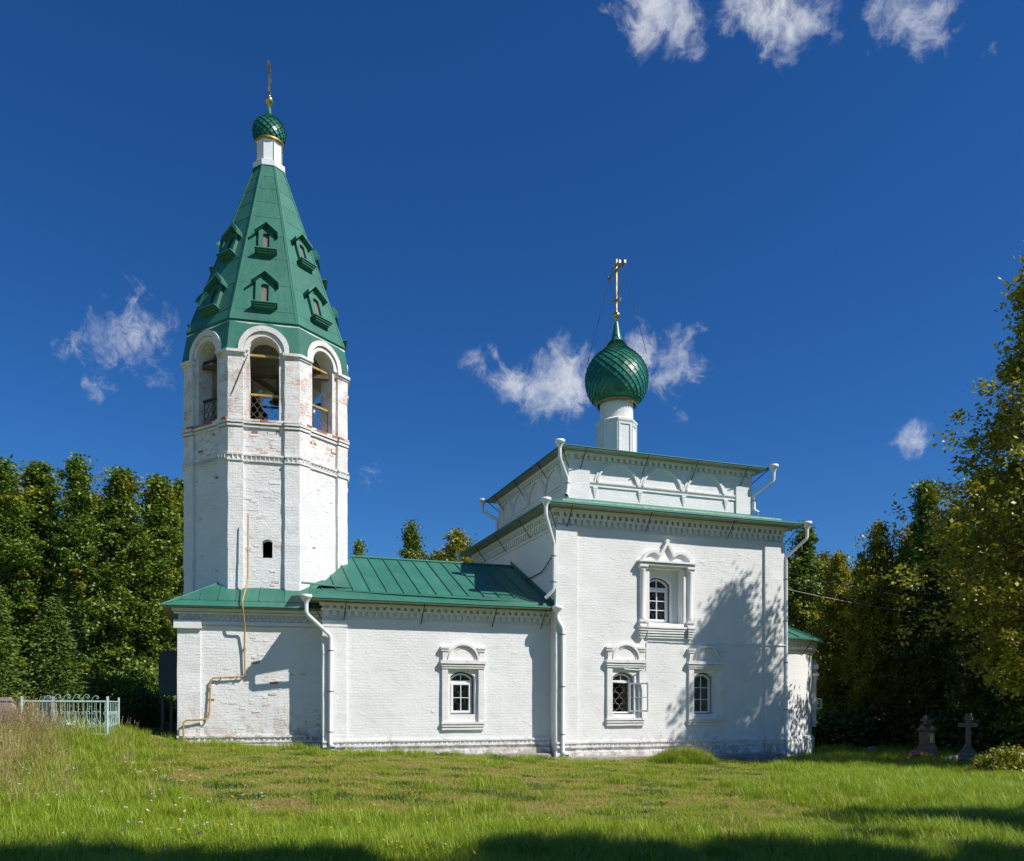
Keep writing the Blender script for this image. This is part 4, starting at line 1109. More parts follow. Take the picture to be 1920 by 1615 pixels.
for k in (0, 1, 7):
    wall_bricks(sh[k], 60, rot8(k), -.55, .55, 5.8, 9.7, -AP, ((-.2, .4, 6.5, 7.5),), (.88, .1, .02), (-.003, .008))
    wall_bricks(sh[k], 22, rot8(k), -.55, .55, 10.2, 10.95, -AP, (), (.5, .35, .15), (-.003, .008))
    for i in range(9):                        # worn brick edge on the belfry sill course
        key = random.choices(('brick_white', 'brick_pale', 'brick_red'), (.35, .35, .4))[0]; x = -1.02+i*.255; yy = -AP-(.17 if abs(x) > .62 else .10)
        o_ = bpy.data.objects.new('brick', BR[key][0]); COL.objects.link(o_); o_.parent = bw[k]; o_.matrix_local = rot8(k) @ Matrix.Translation((x, yy-.01, 11.225)) @ Matrix.Rotation(random.gauss(0, .03), 4, 'Z')

# gas pipe on the porch storey (stands clear of the wall)
Bm = Matrix.Translation((-8.865, 30.374, 0)) @ Matrix.Rotation(R(12.8), 4, 'Z')
def TL(x, y, z): return tuple(Bm @ Vector((x+1.936, y-3.5, z)))
gp = thing('gas_pipe', 'ochre yellow gas pipe zigzagging up the white wall of the bell tower base', 'pipe', TL(-4.32, -.2, .55), R(12.8))
mb = MB(); o_ = Vector((-4.32, -.2, .55))
path = [(-4.32, -.2, .55), (-4.32, -.2, 1.27), (-3.60, -.14, 1.31), (-3.56, -.10, 1.42), (-3.52, -.08, 2.62), (-2.47, -.08, 2.68), (-2.49, -.08, 3.5), (-2.47, -.17, 4.25), (-2.50, -.46, 4.75), (-2.52, -.50, 5.05), (-2.46, -.12, 5.45), (-2.42, .42, 5.9), (-2.42, .46, 8.05)]
pts = []
for i, p in enumerate(path):
    p = Vector(p)
    if 0 < i < len(path)-1:
        a = (Vector(path[i-1])-p); b_ = (Vector(path[i+1])-p); pts += [p+a.normalized()*min(.07, a.length*.3), p+b_.normalized()*min(.07, b_.length*.3)]
    else: pts.append(p)
mb.tube([p-o_ for p in pts], [.028]*(len(pts)-3)+[.028, .028, .022], 10); mb.build('pipe_run', M['gas'], gp)
for p in ((-3.54, -.08, 2.3), (-3.2, -.08, 2.64), (-2.7, -.08, 2.66), (-3.57, -.09, 1.5), (-2.48, -.08, 3.6)):
    q = MB(); p = Vector(p)-o_; q.tube([p+Vector((0, -.05, 0)), p+Vector((0, .16, 0))], .014, 6); q.lathe([(.045, -.02), (.045, .02)], p, 8); q.build('clip', M['gas'], gp)
mb = MB(); mb.box(-.06, -.06, -.12, .06, .06, .06); mb.build('sleeve', M['iron'], gp)
# canopy at the west door
Pm = Bm @ Vector((-3.28, -2.0, .55))
po = thing('porch_canopy', 'dark blue-green curved metal porch canopy on posts beside the bell tower base', 'canopy', Pm, R(12.8))
mb = MB(); prof = [(-1.0, 1.25), (-1.0, 1.95), (-.93, 2.15), (-.78, 2.25), (.7, 2.28)]
arc = [(.02, 1.55), (.02, 2.75), (.07, 2.90), (.18, 2.97), (.95, 3.0)]
n = len(arc)
for y0, y1 in ((-.9, 2.2),):
    v = [(x, y0, z) for x, z in arc]+[(x, y1, z) for x, z in arc]
    mb.add(v, [[i, i+1, n+i+1, n+i] for i in range(n-1)]); mb.poly([(x, y0, z) for x, z in arc]+[(.95, y0, 1.55)]); mb.poly([(x, y1, z) for x, z in arc[::-1]]+[(.02, y1, 1.55)])
mb.build('hood', M['green_dark'], po)
for x, y in ((.12, -.8), (.38, -.8), (.7, -.8), (.12, 2.1)):
    q = MB(); q.box(x-.04, y-.04, -.3, x+.04, y+.04, 1.62); q.build('post', M['green_dark'], po)
q = MB(); q.box(.08, -.75, -.2, .95, 2.1, .62); q.build('step', M['dark'], po)

# ------------------------------------------------------------------ trees
def quads_mesh(name, V, C, mt, tri=False):
    """V (n,4,3) quads, C (n,3) colour per leaf"""
    n, k = V.shape[0], V.shape[1]
    me = bpy.data.meshes.new(name)
    me.vertices.add(n*k); me.vertices.foreach_set('co', V.reshape(-1).astype(np.float32))
    me.loops.add(n*k); me.loops.foreach_set('vertex_index', np.arange(n*k, dtype=np.int32))
    me.polygons.add(n); me.polygons.foreach_set('loop_start', np.arange(0, n*k, k, dtype=np.int32))
    at = me.attributes.new('leafcol', 'FLOAT_COLOR', 'POINT')
    c4 = np.ones((n, k, 4), np.float32); c4[:, :, :3] = C[:, None, :]
    at.data.foreach_set('color', c4.reshape(-1))
    me.update(); me.validate(); me.materials.append(mt)
    return me
def rand_unit(n):
    v = rng.normal(size=(n, 3)); return v/np.linalg.norm(v, axis=1, keepdims=True)
def leaf_quads(C, size, up=.4, elong=1.6):
    """leaf rhombs at points C"""
    n = len(C); nrm = rand_unit(n); nrm[:, 2] = np.abs(nrm[:, 2])+up; nrm /= np.linalg.norm(nrm, axis=1, keepdims=True)
    a = np.cross(nrm, rand_unit(n)); a /= np.linalg.norm(a, axis=1, keepdims=True)
    b_ = np.cross(nrm, a); s = (size*rng.uniform(.6, 1.25, n))[:, None]
    return np.stack([C-a*s*elong/2, C-b_*s/2+a*s*.08, C+a*s*elong/2, C+b_*s/2+a*s*.08], axis=1)
PAL = {'green': [(.075, .145, .018), (.145, .235, .028), (.23, .305, .040)], 'olive': [(.088, .155, .018), (.165, .245, .028), (.26, .315, .040)],
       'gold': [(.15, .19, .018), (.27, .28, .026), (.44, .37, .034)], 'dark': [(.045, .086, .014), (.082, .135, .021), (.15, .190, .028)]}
def tree_meshes(h, r, base, pal, nl=46, leaves=24000, size=.15, shape='round', yellow=.06, top_yellow=0.0, trunk_r=.17):
    bark = MB()
    bend = [(random.uniform(-.12, .12), random.uniform(-.12, .12)) for _ in range(7)]
    tp = [(bend[i][0]*(i > 0), bend[i][1]*(i > 0), -.4+(h*.93+.4)*i/6) for i in range(7)]
    bark.tube(tp, [trunk_r*(1-.93*i/6)+.01 for i in range(7)], 7)
    cl = []; cw = []
    for i in range(nl):
        t_ = (i+random.random())/nl
        zb_ = base+(h-base)*t_*.96
        if shape == 'round': pr = max(.16, math.sin(math.pi*(.13+.80*t_)))**.75
        elif shape == 'cone': pr = max(.10, 1.0-t_)**.72*min(1, .45+t_*3)
        else: pr = max(.16, min(1, .62+.7*t_)*(1-t_**2.6)**.6)
        L = r*pr*random.uniform(.72, 1.12); az = i*2.39996+random.uniform(-.4, .4)
        el = R(random.uniform(8, 42)) + t_*R(22)
        d = Vector((math.cos(az)*math.cos(el), math.sin(az)*math.cos(el), math.sin(el)))
        z0 = max(base*.8, zb_-L*math.sin(el)*.8)
        p0 = Vector((0, 0, z0)); p2 = p0+d*L; p1 = p0.lerp(p2, .5)+Vector((0, 0, -.06*L))
        bark.tube([p0, p1, p2], [.035+.02*L*(1-t_), .026, .010], 4, cap=False)
        yl = random.random() < yellow+top_yellow*t_*t_
        for j in range(int(4+L*3.2)):
            u_ = random.uniform(.30, 1.06)
            q = p0.lerp(p1, min(1, u_*2)) if u_ < .5 else p1.lerp(p2, (u_-.5)*2)
            off = Vector((random.gauss(0, 1), random.gauss(0, 1), random.gauss(0, .7)))*(.16*L*u_+.14)
            q = q+off
            if j % 2 == 0: bark.tube([p1 if u_ > .5 else p0.lerp(p1, .6), q], [.014, .006], 3, cap=False)
            cl.append(q); cw.append(1.0 if yl else (random.random() < .05+yellow*.5)*.8)
    for j in range(10): cl.append(Vector((random.gauss(0, .14), random.gauss(0, .14), h*random.uniform(.90, 1.0)))); cw.append(top_yellow > .2)
    cl = np.array([tuple(c_) for c_ in cl]); cw = np.array(cw, float)
    idx = rng.integers(0, len(cl), leaves)
    sig = rng.uniform(.11, .34, len(cl))[idx]
    P = cl[idx]+rng.normal(size=(leaves, 3))*sig[:, None]*np.array([1, 1, .75])
    Q = leaf_quads(P, size)
    c0 = np.array(PAL[pal]); k = np.clip(rng.normal(1.0, .45, len(cl)), 0, 2)[idx]+rng.normal(0, .3, leaves); k = np.clip(k, 0, 2)
    lo = np.floor(np.clip(k, 0, 1.999)).astype(int); f = (k-lo)[:, None]
    col = c0[lo]*(1-f)+c0[np.minimum(lo+1, 2)]*f
    yy = (cw[idx]*rng.uniform(.2, 1, leaves))[:, None]; gold = np.array([.42, .33, .03])*rng.uniform(.7, 1.2, (leaves, 1))
    col = col*(1-yy*.75)+gold*yy*.75
    col *= rng.uniform(.8, 1.2, (leaves, 1))
    return bark, quads_mesh('crown', Q, col, M['leaf'])


TREE_SRC = {}
def tree_kind(key, **k):
    bark, cm = tree_meshes(**k)
    b_ = bark.build('trunk', M['bark']); me = b_.data; bpy.data.objects.remove(b_)
    TREE_SRC[key] = (me, cm, k['h'])
tree_kind('lime_a', h=14.4, r=2.4, base=.7, pal='green', nl=56, leaves=36000, size=.14, shape='tall', yellow=.03, top_yellow=.1)
tree_kind('lime_b', h=14.0, r=2.2, base=.6, pal='olive', nl=54, leaves=34000, size=.14, shape='tall', yellow=.06, top_yellow=.15)
tree_kind('birch_gold', h=13.0, r=2.6, base=1.0, pal='gold', nl=56, leaves=34000, size=.135, shape='round', yellow=.14, top_yellow=.25)
tree_kind('dark_a', h=13.4, r=3.0, base=.6, pal='dark', nl=62, leaves=44000, size=.15, shape='round', yellow=.04, top_yellow=.25)
tree_kind('tall_gold', h=17.0, r=4.7, base=3.0, pal='gold', nl=84, leaves=43000, size=.12, shape='cone', yellow=.10, top_yellow=.75, trunk_r=.26)  # autumn yellow, heaped at the top to colour in the sunlit crown


def plant_tree(key, x, y, h, label, group=None, wide=1.0, rz=None, name='broadleaf_tree'):
    bm_, cm, h0 = TREE_SRC[key]; s = h/h0
    o = thing(name, label, 'tree', (x, y, ground_z(x, y)-.05), random.uniform(0, 6.28) if rz is None else rz, group)
    for nm, me in (('trunk', bm_), ('crown', cm)):
        c_ = bpy.data.objects.new(nm, me); COL.objects.link(c_); c_.parent = o; c_.scale = (wide*s, wide*s, s)
    return o
def px_tree(key, px, ytop, Y, label, group=None, wide=1.0, name='broadleaf_tree'):
    x = (px-960)/1559*Y; h = 1.7+(1326-ytop)/1559*Y - ground_z(x, Y)
    return plant_tree(key, x, Y, h, label, group, wide, name=name)
GL = 'trees in the row left of the bell tower'
for key, px, yt, Y, wd, lb in (('lime_a', 8, 868, 40, 1.0, 'green tree standing behind the pink granite gravestone'), ('lime_b', 75, 858, 42, 1.05, 'tall olive green tree rising behind the young spruces'), ('lime_a', 148, 862, 41, .95, 'green tree just behind the thin pointed spruce'),
                       ('lime_b', 228, 870, 42, 1.0, 'olive green tree rising behind the dark rounded shrub'), ('lime_b', 296, 884, 43, .92, 'yellow-flecked green tree of the row close beside the bell tower'), ('lime_b', 345, 890, 45, .95, 'green tree of the row half hidden by the bell tower shaft')):
    px_tree(key, px, yt, Y, lb, GL, wd)
for px, yt, Y in ((-60, 890, 46), (38, 925, 52), (185, 930, 53), (320, 945, 54)):
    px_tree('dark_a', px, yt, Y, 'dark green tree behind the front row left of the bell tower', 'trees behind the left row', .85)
px_tree('lime_b', 672, 1006, 54, 'narrow green treetop showing between the bell tower and the refectory roof', None, .5)
px_tree('lime_a', 772, 984, 55, 'green tree rising behind the middle of the refectory roof', None, .85)
px_tree('birch_gold', 858, 998, 57, 'yellowing tree rising behind the refectory roof next to the cube', None, .95)
px_tree('dark_a', 820, 1035, 62, 'dark tree filling in behind the two trees above the refectory roof', None, .9)
GR = 'trees in the wood right of the apse'
for key, px, yt, Y, wd, lb in (('lime_a', 1508, 988, 52, .95, 'green tree with rounded top right against the church cube'), ('birch_gold', 1575, 1042, 47, .9, 'lower yellowing tree showing above the apse roof'), ('birch_gold', 1645, 985, 44, .80, 'yellowing tree with a pointed top behind the small pale headstone'),
                       ('dark_a', 1712, 985, 46, .8, 'dark leafy tree behind the pink and purple flowers'), ('lime_b', 1738, 892, 43, .78, 'slender green tree with a thin pointed tip behind the black monument'), ('dark_a', 1795, 940, 41, .85, 'dark leafy tree between the black monument and the cross gravestone'),
                       ('lime_b', 1850, 862, 38, .80, 'tall green tree rising behind the cross gravestone'), ('dark_a', 1915, 900, 36, .9, 'dark leafy tree behind the bronze-green bush')):
    px_tree(key, px, yt, Y, lb, GR, wd)
for px, yt, Y in ((1470, 1060, 62), (1545, 1040, 60), (1620, 1050, 58), (1690, 1040, 57), (1770, 1010, 54), (1850, 1000, 52), (1950, 980, 50), (2040, 960, 46)):
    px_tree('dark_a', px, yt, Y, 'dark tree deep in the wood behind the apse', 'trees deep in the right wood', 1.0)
tall = plant_tree('tall_gold', 17.3, 26.8, 17.0, 'tall yellow-green tree at the edge of the lawn beside the black cross gravestone', rz=.6)
plant_tree('dark_a', 21.2, 32.0, 14.6, 'dark leafy tree close behind the tall yellow-green tree', rz=2)
# trees beside and behind the viewer that shade the near grass
plant_tree('lime_a', 15.4, 8.2, 12.0, 'leafy tree at the edge of the lawn casting shade over the grass', 'shade trees along the lawn', 1.2)
plant_tree('dark_a', 11.2, 3.7, 13.4, 'leafy tree at the edge of the lawn casting shade over the grass', 'shade trees along the lawn', 1.0)
plant_tree('dark_a', 6.9, 1.8, 15.2, 'leafy tree at the edge of the lawn casting shade over the grass', 'shade trees along the lawn', 1.05)


def spruce(h, r, n=20, per=9, q=14):
    bark = MB(); bark.tube([(0, 0, -.3), (0, 0, h)], [.09*h/6, .01], 6)
    pts = []; dirs = []
    for i in range(n):
        t_ = (i+.3)/n; z = .25+(h-.3)*t_; L = r*(1-t_)**.85+.10
        for k in range(per):
            az = k*6.283/per+i*.7+random.uniform(-.25, .25); ll = L*random.uniform(.75, 1.1); dr = random.uniform(.05, .35)
            for j in range(q):
                u_ = random.uniform(.15, 1); p = np.array([math.cos(az)*ll*u_, math.sin(az)*ll*u_, z-dr*ll*u_*(1-.5*u_)])+rng.normal(0, .05+.05*u_, 3)*np.array([1, 1, .6])
                pts.append(p); d = np.array([math.cos(az+random.uniform(-.9, .9)), math.sin(az+random.uniform(-.9, .9)), random.uniform(-.5, .25)]); dirs.append(d)
    P = np.array(pts); D = np.array(dirs); D /= np.linalg.norm(D, axis=1, keepdims=True)
    B = np.cross(D, rand_unit(len(P))); B /= np.linalg.norm(B, axis=1, keepdims=True)
    ln = rng.uniform(.10, .22, (len(P), 1)); wd = rng.uniform(.016, .034, (len(P), 1))
    Q = np.stack([P-D*ln*.5, P+B*wd, P+D*ln*.5, P-B*wd], axis=1)
    col = np.array([.115, .175, .030])*rng.uniform(.5, 1.6, (len(P), 1)); return bark, quads_mesh('crown', Q, col, M['needle'])
def plant_spruce(px, yt, Y, r, label, grp=None, n=22, per=11, q=22):
    x = (px-960)/1559*Y; gz = ground_z(x, Y); h = 1.7+(1326-yt)/1559*Y-gz
    bark, cm = spruce(h, r, n, per, q)
    o = thing('spruce_tree', label, 'tree', (x, Y, gz), 0, grp); bark.build('trunk', M['bark'], o)
    c_ = bpy.data.objects.new('crown', cm); COL.objects.link(c_); c_.parent = o
plant_spruce(98, 1118, 30, 1.45, 'young green spruce behind the mint green grave fence', n=30, per=14, q=34)
plant_spruce(-14, 1100, 28, 1.2, 'young green spruce beside the pink granite gravestone', n=28, per=13, q=30)
plant_spruce(128, 1072, 34, .95, 'thin dark spruce with bare pointed tip behind the grave fence', n=26, per=8, q=16)


def bush(name, label, px, Y, r, h, pal, n, size, cat='bush'):
    x = (px-960)/1559*Y; gz = ground_z(x, Y)
    u_ = rand_unit(n); u_[:, 2] = np.abs(u_[:, 2]); P = u_*np.array([r, r, h])*(rng.uniform(.35, 1.0, (n, 1))**.5)*rng.uniform(.82, 1.08, (n, 1))
    lump = np.array([1+.18*noise.noise(Vector(p*2.2)) for p in P])[:, None]; P = P*lump; P[:, 2] += .05
    Q = leaf_quads(P, size, .3, 2.0); c0 = np.array(PAL[pal]); col = c0[rng.integers(0, 3, n)]*rng.uniform(.7, 1.3, (n, 1))
    o = thing(name, label, cat, (x, Y, gz-.03)); me = quads_mesh('foliage', Q, col, M['leaf']); c_ = bpy.data.objects.new('foliage', me); COL.objects.link(c_); c_.parent = o
    st = MB()
    for i in range(14):
        a = i*.45+random.random(); p = Vector((math.cos(a)*r*.7, math.sin(a)*r*.7, h*random.uniform(.6, .95))); st.tube([(0, 0, -.1), p*.5+Vector((0, 0, .1)), p], [.018, .012, .005], 4)
    st.build('stems', M['bark'], o)
    return o
bush('round_shrub', 'dark rounded shrub between the grave fence and the porch canopy', 252, 30, .95, 1.55, 'dark', 9000, .06)
bush('leafy_shrub', 'small leafy shrub beside the porch canopy posts', 298, 32, .8, 1.3, 'olive', 3000, .09)
bush('garden_bush', 'bronze-green leafy bush beside the black cross gravestone', 1888, 24.6, .95, .95, 'gold', 6500, .055)
for px, Y, r, h in ((1560, 41, 2.2, 2.0), (1640, 43, 2.4, 2.4), (1720, 42, 2.3, 2.0), (1800, 38, 2.1, 2.1), (1885, 35, 2.0, 2.4), (1955, 33, 2.0, 2.2)):  # dark-leaved bushes put in to darken the space beneath the crowns
    bush('understorey_bush', 'dark bush added to deepen the shade under the wood behind the gravestones', px, Y, r, h, 'dark', 6500, .14)['group'] = 'bushes under the right wood'
for px, Y, r, h in ((20, 37, 2.0, 2.4), (110, 38, 2.0, 2.2), (195, 38, 1.9, 2.4), (270, 38, 1.9, 2.6), (330, 40, 1.8, 2.4)):
    bush('understorey_bush', 'green bush at the foot of the tree row left of the bell tower', px, Y, r, h, 'green', 6500, .13)['group'] = 'bushes under the left row'

# far woodland all around, one mass
pts = []
for i in range(1500):
    a = random.uniform(-1.25, 1.25); d = random.uniform(72, 105); hh = 7.5*random.uniform(.5, 1.05)
    u_ = rand_unit(16); pts.append(np.array([math.sin(a)*d, math.cos(a)*d, 0])+u_*np.array([2.4, 2.4, 1.6])+np.array([0, 0, random.uniform(.5, hh)]))
P = np.concatenate(pts); Q = leaf_quads(P, .95, .2, 1.3)
col = np.array(PAL['dark'])[rng.integers(0, 3, len(P))]*rng.uniform(.7, 1.4, (len(P), 1))
fo = bpy.data.objects.new('distant_wood', quads_mesh('distant_wood', Q, col, M['leaf'])); COL.objects.link(fo)
tag(fo, 'dark green far woodland behind the church and the nearer trees', 'woodland', kind='stuff')


# ------------------------------------------------------------------ graves
gx0, gy0 = (40-960)/1559*22.5, 22.5
gzf = ground_z(-12.3, 23)
fen = thing('grave_fence', 'mint green metal grave fence with scrollwork beside tall dry grass', 'fence', (gx0, gy0, gzf), R(19.8))
FW, FD, FH = 2.1, 3.0, 1.05
def scroll(c_, r, turns=1.25, n=22, flip=1):
    return [(c_[0]+flip*r*(1-.75*i/n)*math.cos(i/n*turns*2*math.pi), c_[1]+r*(1-.75*i/n)*math.sin(i/n*turns*2*math.pi)) for i in range(n+1)]
def fence_panel(Mx, L, nb, scrolls):
    for i in range(nb):
        mb = MB(); mb.M = Mx; x = (i+.5)*L/nb; mb.tube([(x, 0, .08), (x, 0, FH-.04)], .0065, 5); mb.build('picket', M['mint'], fen)
    for z, nm in ((FH-.04, 'top_rail'), (.09, 'bottom_rail')):
        mb = MB(); mb.M = Mx; mb.tube([(0, 0, z), (L, 0, z)], .022, 7); mb.build(nm, M['mint'], fen)
    n = max(2, int(L/(.26 if scrolls else .5)))
    for i in range(n):
        mb = MB(); mb.M = Mx; x = (i+.5)*L/n
        for s in (-1, 1):
            mb.tube([(x+s*.02, -.012, .33), (x+s*.10, -.012, .48), (x+s*.135, -.012, .66)]+[(x+s*(.085+.05*math.cos(a)), -.012, .68+.05*math.sin(a)) for a in [k*.5 for k in range(9)]], .007, 4)
            mb.tube([(x+s*.10, -.012, .50), (x+s*.03, -.012, .36)]+[(x+s*(.06+.04*math.cos(math.pi+a)), -.012, .34-.045*math.sin(a)) for a in [k*.6 for k in range(9)]], .007, 4)
        mb.build('scroll', M['mint'], fen)
    if scrolls:
        for i in range(6):
            mb = MB(); mb.M = Mx; x = L*.30+i*.235; hh = .16 if i in (1, 2, 3, 4) else .12
            mb.tube([(x-.11, 0, FH-.03), (x-.06, 0, FH+hh*.6), (x, 0, FH+hh), (x+.06, 0, FH+hh*.85), (x+.085, 0, FH+hh*.5), (x+.055, 0, FH+hh*.25), (x+.025, 0, FH+hh*.42), (x+.045, 0, FH+hh*.6)], .008, 5); mb.build('scroll', M['mint'], fen)
I4 = Matrix.Identity(4)
fence_panel(I4, FW, 19, True)
fence_panel(Matrix.Translation((FW, .12, 0)) @ Matrix.Rotation(R(90), 4, 'Z'), FD, 7, False)
fence_panel(Matrix.Translation((0, FD, 0)), FW, 14, False)
for x, y in ((0, 0), (FW, 0), (FW, .12), (FW, FD), (0, FD)):
    mb = MB(); mb.tube([(x, y, -.3), (x, y, FH+.10)], .032, 8); mb.build('post', M['mint'], fen)
def block(mb, prof, d):                        # (x,z) outline extruded in y
    mb.prism([(x, -d/2, z) for x, z in prof][::-1], (0, d, 0))
def stone(name, label, px, Y, prof, d, mt, rz=R(12)):
    x = (px-960)/1559*Y; o = thing(name, label, 'gravestone', (x, Y, ground_z(x, Y)-.04), rz)
    mb = MB(); block(mb, prof, d); mb.build('slab', mt, o, wob=.006); return o
s = stone('gravestone', 'pink granite gravestone with tapering shoulders in the dry grass by the mint fence', 2, 21.5, [(-.72, 0), (.62, 0), (.50, .45), (.40, .72), (.30, .90), (.22, .96), (.24, 1.02), (.20, 1.10), (-.26, 1.10), (-.30, 1.02), (-.28, .96), (-.5, .72)], .16, M['granite_pink'])
mb = MB(); mb.box(-.30, -.10, 1.0, .26, .10, 1.05); mb.build('cap_moulding', M['granite_pink'], s)
stone('gravestone', 'narrow grey gravestone standing inside the mint green fence', 90, 24.0, [(-.05, 0), (.05, 0), (.06, 1.12), (-.05, 1.15)], .4, M['granite_grey'], R(70))
# cross gravestone
X = (1815-960)/1559*29; cz_ = ground_z(X, 29)-.02
s = thing('gravestone', 'black granite gravestone shaped as a cross with gilt lettering at its foot', 'gravestone', (X, 29, cz_), R(-8))
half = [(.30, 0), (.30, .42), (.285, .52), (.20, .60), (.12, .70), (.075, .80), (.06, .9), (.06, 1.42), (.30, 1.42), (.30, 1.56), (.06, 1.56), (.06, 1.68), (.11, 1.68), (.11, 1.78), (.06, 1.78), (.06, 1.88)]
mb = MB(); block(mb, [(-x, z) for x, z in half][::1]+[(x, z) for x, z in half[::-1]], .13); mb.build('slab', M['granite_black'], s)
mb = MB(); fr_ = [(x-.02 if x > .1 else x-.012, z+(.02 if z in (1.42, 1.68) else -.02 if z in (1.56, 1.78, 1.88) else 0)) for x, z in half[6:]]
for sg in (-1, 1): mb.tube([(sg*x, -.068, z) for x, z in fr_], .005, 4)
mb.build('gilt_outline', M['gilt_letter'], s)
mb = MB(); mb.box(-.42, -.2, -.15, .42, .2, .06); mb.build('base', M['granite_black'], s)
Tm = lambda z: Matrix.Translation((0, -.068, z)) @ Matrix.Rotation(R(90), 4, 'X')
text_mesh('inscription', 'МОНАХИНЯ', .085, M['gilt_letter'], s, Tm(.44)); text_mesh('inscription', 'Мелания', .15, M['gilt_letter'], s, Tm(.28))
mb = MB(); mb.box(-.26, -.07, .215, .26, -.062, .225); mb.box(-.18, -.07, .13, .18, -.062, .138); mb.build('inscription_line', M['gilt_letter'], s)
mb = MB()
for x, z in ((.09, 1.84), (.13, 1.72)): mb.lathe([(.01, -.07), (.03, -.06), (.032, .05), (.01, .06)], (x, -.02, z), 8)
mb.build('white_ornament', M['white_metal'], s)
# chapel-shaped monument
X = (1738-960)/1559*32; cz_ = ground_z(X, 32)-.02
s = thing('monument', 'black granite chapel-shaped monument with gabled top on a pink base', 'monument', (X, 32, cz_), R(24))
mb = MB(); mb.box(-.34, -.34, -.15, .34, .34, .12); mb.build('base', M['granite_pink'], s)
mb = MB(); mb.box(-.26, -.26, .12, .26, .26, .58); mb.box(-.22, -.22, .58, .22, .22, .64); mb.build('pedestal', M['granite_black'], s)
mb = MB(); mb.box(-.2, -.2, .64, .2, .2, 1.16); mb.build('shaft', M['granite_black'], s)
mb = MB()
for k in range(4): mb.M = Matrix.Rotation(k*math.pi/2, 4, 'Z'); mb.prism([(-.25, -.25, 1.16), (.25, -.25, 1.16), (.25, -.25, 1.22), (0, -.25, 1.44), (-.25, -.25, 1.22)], (0, .25, 0))
mb.build('gables', M['granite_black'], s)
mb = MB(); mb.lathe([(.13, 1.40), (.13, 1.54), (.24, 1.56), (.24, 1.62), (.13, 1.68), (.09, 1.78), (.02, 1.80)], n=4, smooth=False, phase=math.pi/4); mb.build('finial', M['granite_black'], s)
mb = MB(); mb.tube([(0, 0, 1.78), (0, 0, 2.25)], .012, 5); mb.box(-.09, -.008, 2.10, .09, .008, 2.125); mb.build('finial_cross', M['iron'], s)
mb = MB(); mb.box(-.10, -.212, .74, .10, -.20, 1.08); mb.build('plaque', M['gilt_letter'], s)
for lb, px, Y, pr in (('low rough grey stone lying beside the black cross gravestone', 1788, 30.5, [(-.3, 0), (.34, 0), (.33, .22), (.18, .34), (-.1, .36), (-.27, .27)]), ('small pale grey headstone in the grass between the apse and the monument', 1636, 36, [(-.2, 0), (.2, 0), (.17, .36), (.12, .42), (-.12, .42), (-.17, .36)])):
    stone('gravestone', lb, px, Y, pr, .22, M['granite_grey'])


def flower_clump(name, label, px, Y, r, h, cols, n, fs):
    x = (px-960)/1559*Y; gz = ground_z(x, Y); o = thing(name, label, 'flowers', (x, Y, gz))
    P = rng.normal(size=(n, 3))*np.array([r*.5, r*.4, h*.16])+np.array([0, 0, h*.8]); P[:, 2] = np.clip(P[:, 2], .1, h*1.2)
    k = 6; C = np.repeat(P, k, axis=0)+rng.normal(size=(n*k, 3))*fs*.3
    col = np.repeat(np.array(cols)[rng.integers(0, len(cols), n)], k, axis=0)*rng.uniform(.8, 1.2, (n*k, 1))
    me = quads_mesh('blooms', leaf_quads(C, fs, .1, 1.1), col, M['leaf']); c_ = bpy.data.objects.new('blooms', me); COL.objects.link(c_); c_.parent = o
    L_ = rng.normal(size=(n*8, 3))*np.array([r*.55, r*.45, h*.2])+np.array([0, 0, h*.4]); L_[:, 2] = np.abs(L_[:, 2])
    me = quads_mesh('leaves', leaf_quads(L_, .07, .3, 2), np.array(PAL['green'])[rng.integers(0, 3, len(L_))], M['leaf']); c_ = bpy.data.objects.new('leaves', me); COL.objects.link(c_); c_.parent = o
flower_clump('flower_bouquet', 'bright pink and purple flowers standing at the black monument', 1720, 31.2, .26, .42, [(.75, .10, .42), (.45, .12, .55), (.85, .42, .5), (.8, .5, .08)], 26, .085)
flower_clump('marigold_patch', 'low orange and yellow flowers beside the pink bouquet', 1698, 31.6, .5, .20, [(.75, .30, .02), (.70, .42, .03)], 46, .055)
flower_clump('flower_patch', 'red flowers glowing in the shade near the apse', 1598, 40, .5, .45, [(.6, .05, .03), (.55, .12, .05)], 30, .08)
flower_clump('flower_bouquet', 'pale cream and pink artificial flowers inside the mint green fence', 128, 23.4, .26, .34, [(.75, .72, .45), (.7, .3, .28), (.8, .8, .75)], 14, .09)

# overhead wires from the corner of the cube
for i, (z0, x1, y1, z1) in enumerate(((6.25, 40, 52, 8.2), (6.9, 40, 54, 9.3), (6.55, 42, 50, 7.3))):
    a = Vector((10.45, 31.95, z0)); b_ = Vector((x1, y1, z1)); mb = MB()
    mb.tube([a.lerp(b_, k/16)+Vector((0, 0, -1.1*4*(k/16)*(1-k/16))) for k in range(17)], .016 if i == 0 else .009, 5)
    tag(mb.build('overhead_wire', M['granite_grey'] if i == 0 else M['iron']), ('thick pale cable running from the church corner into the right wood', 'upper thin dark wire running from the church corner into the right wood', 'lower thin dark wire running from the church corner into the right wood')[i], 'wire', 'wires from the church corner')


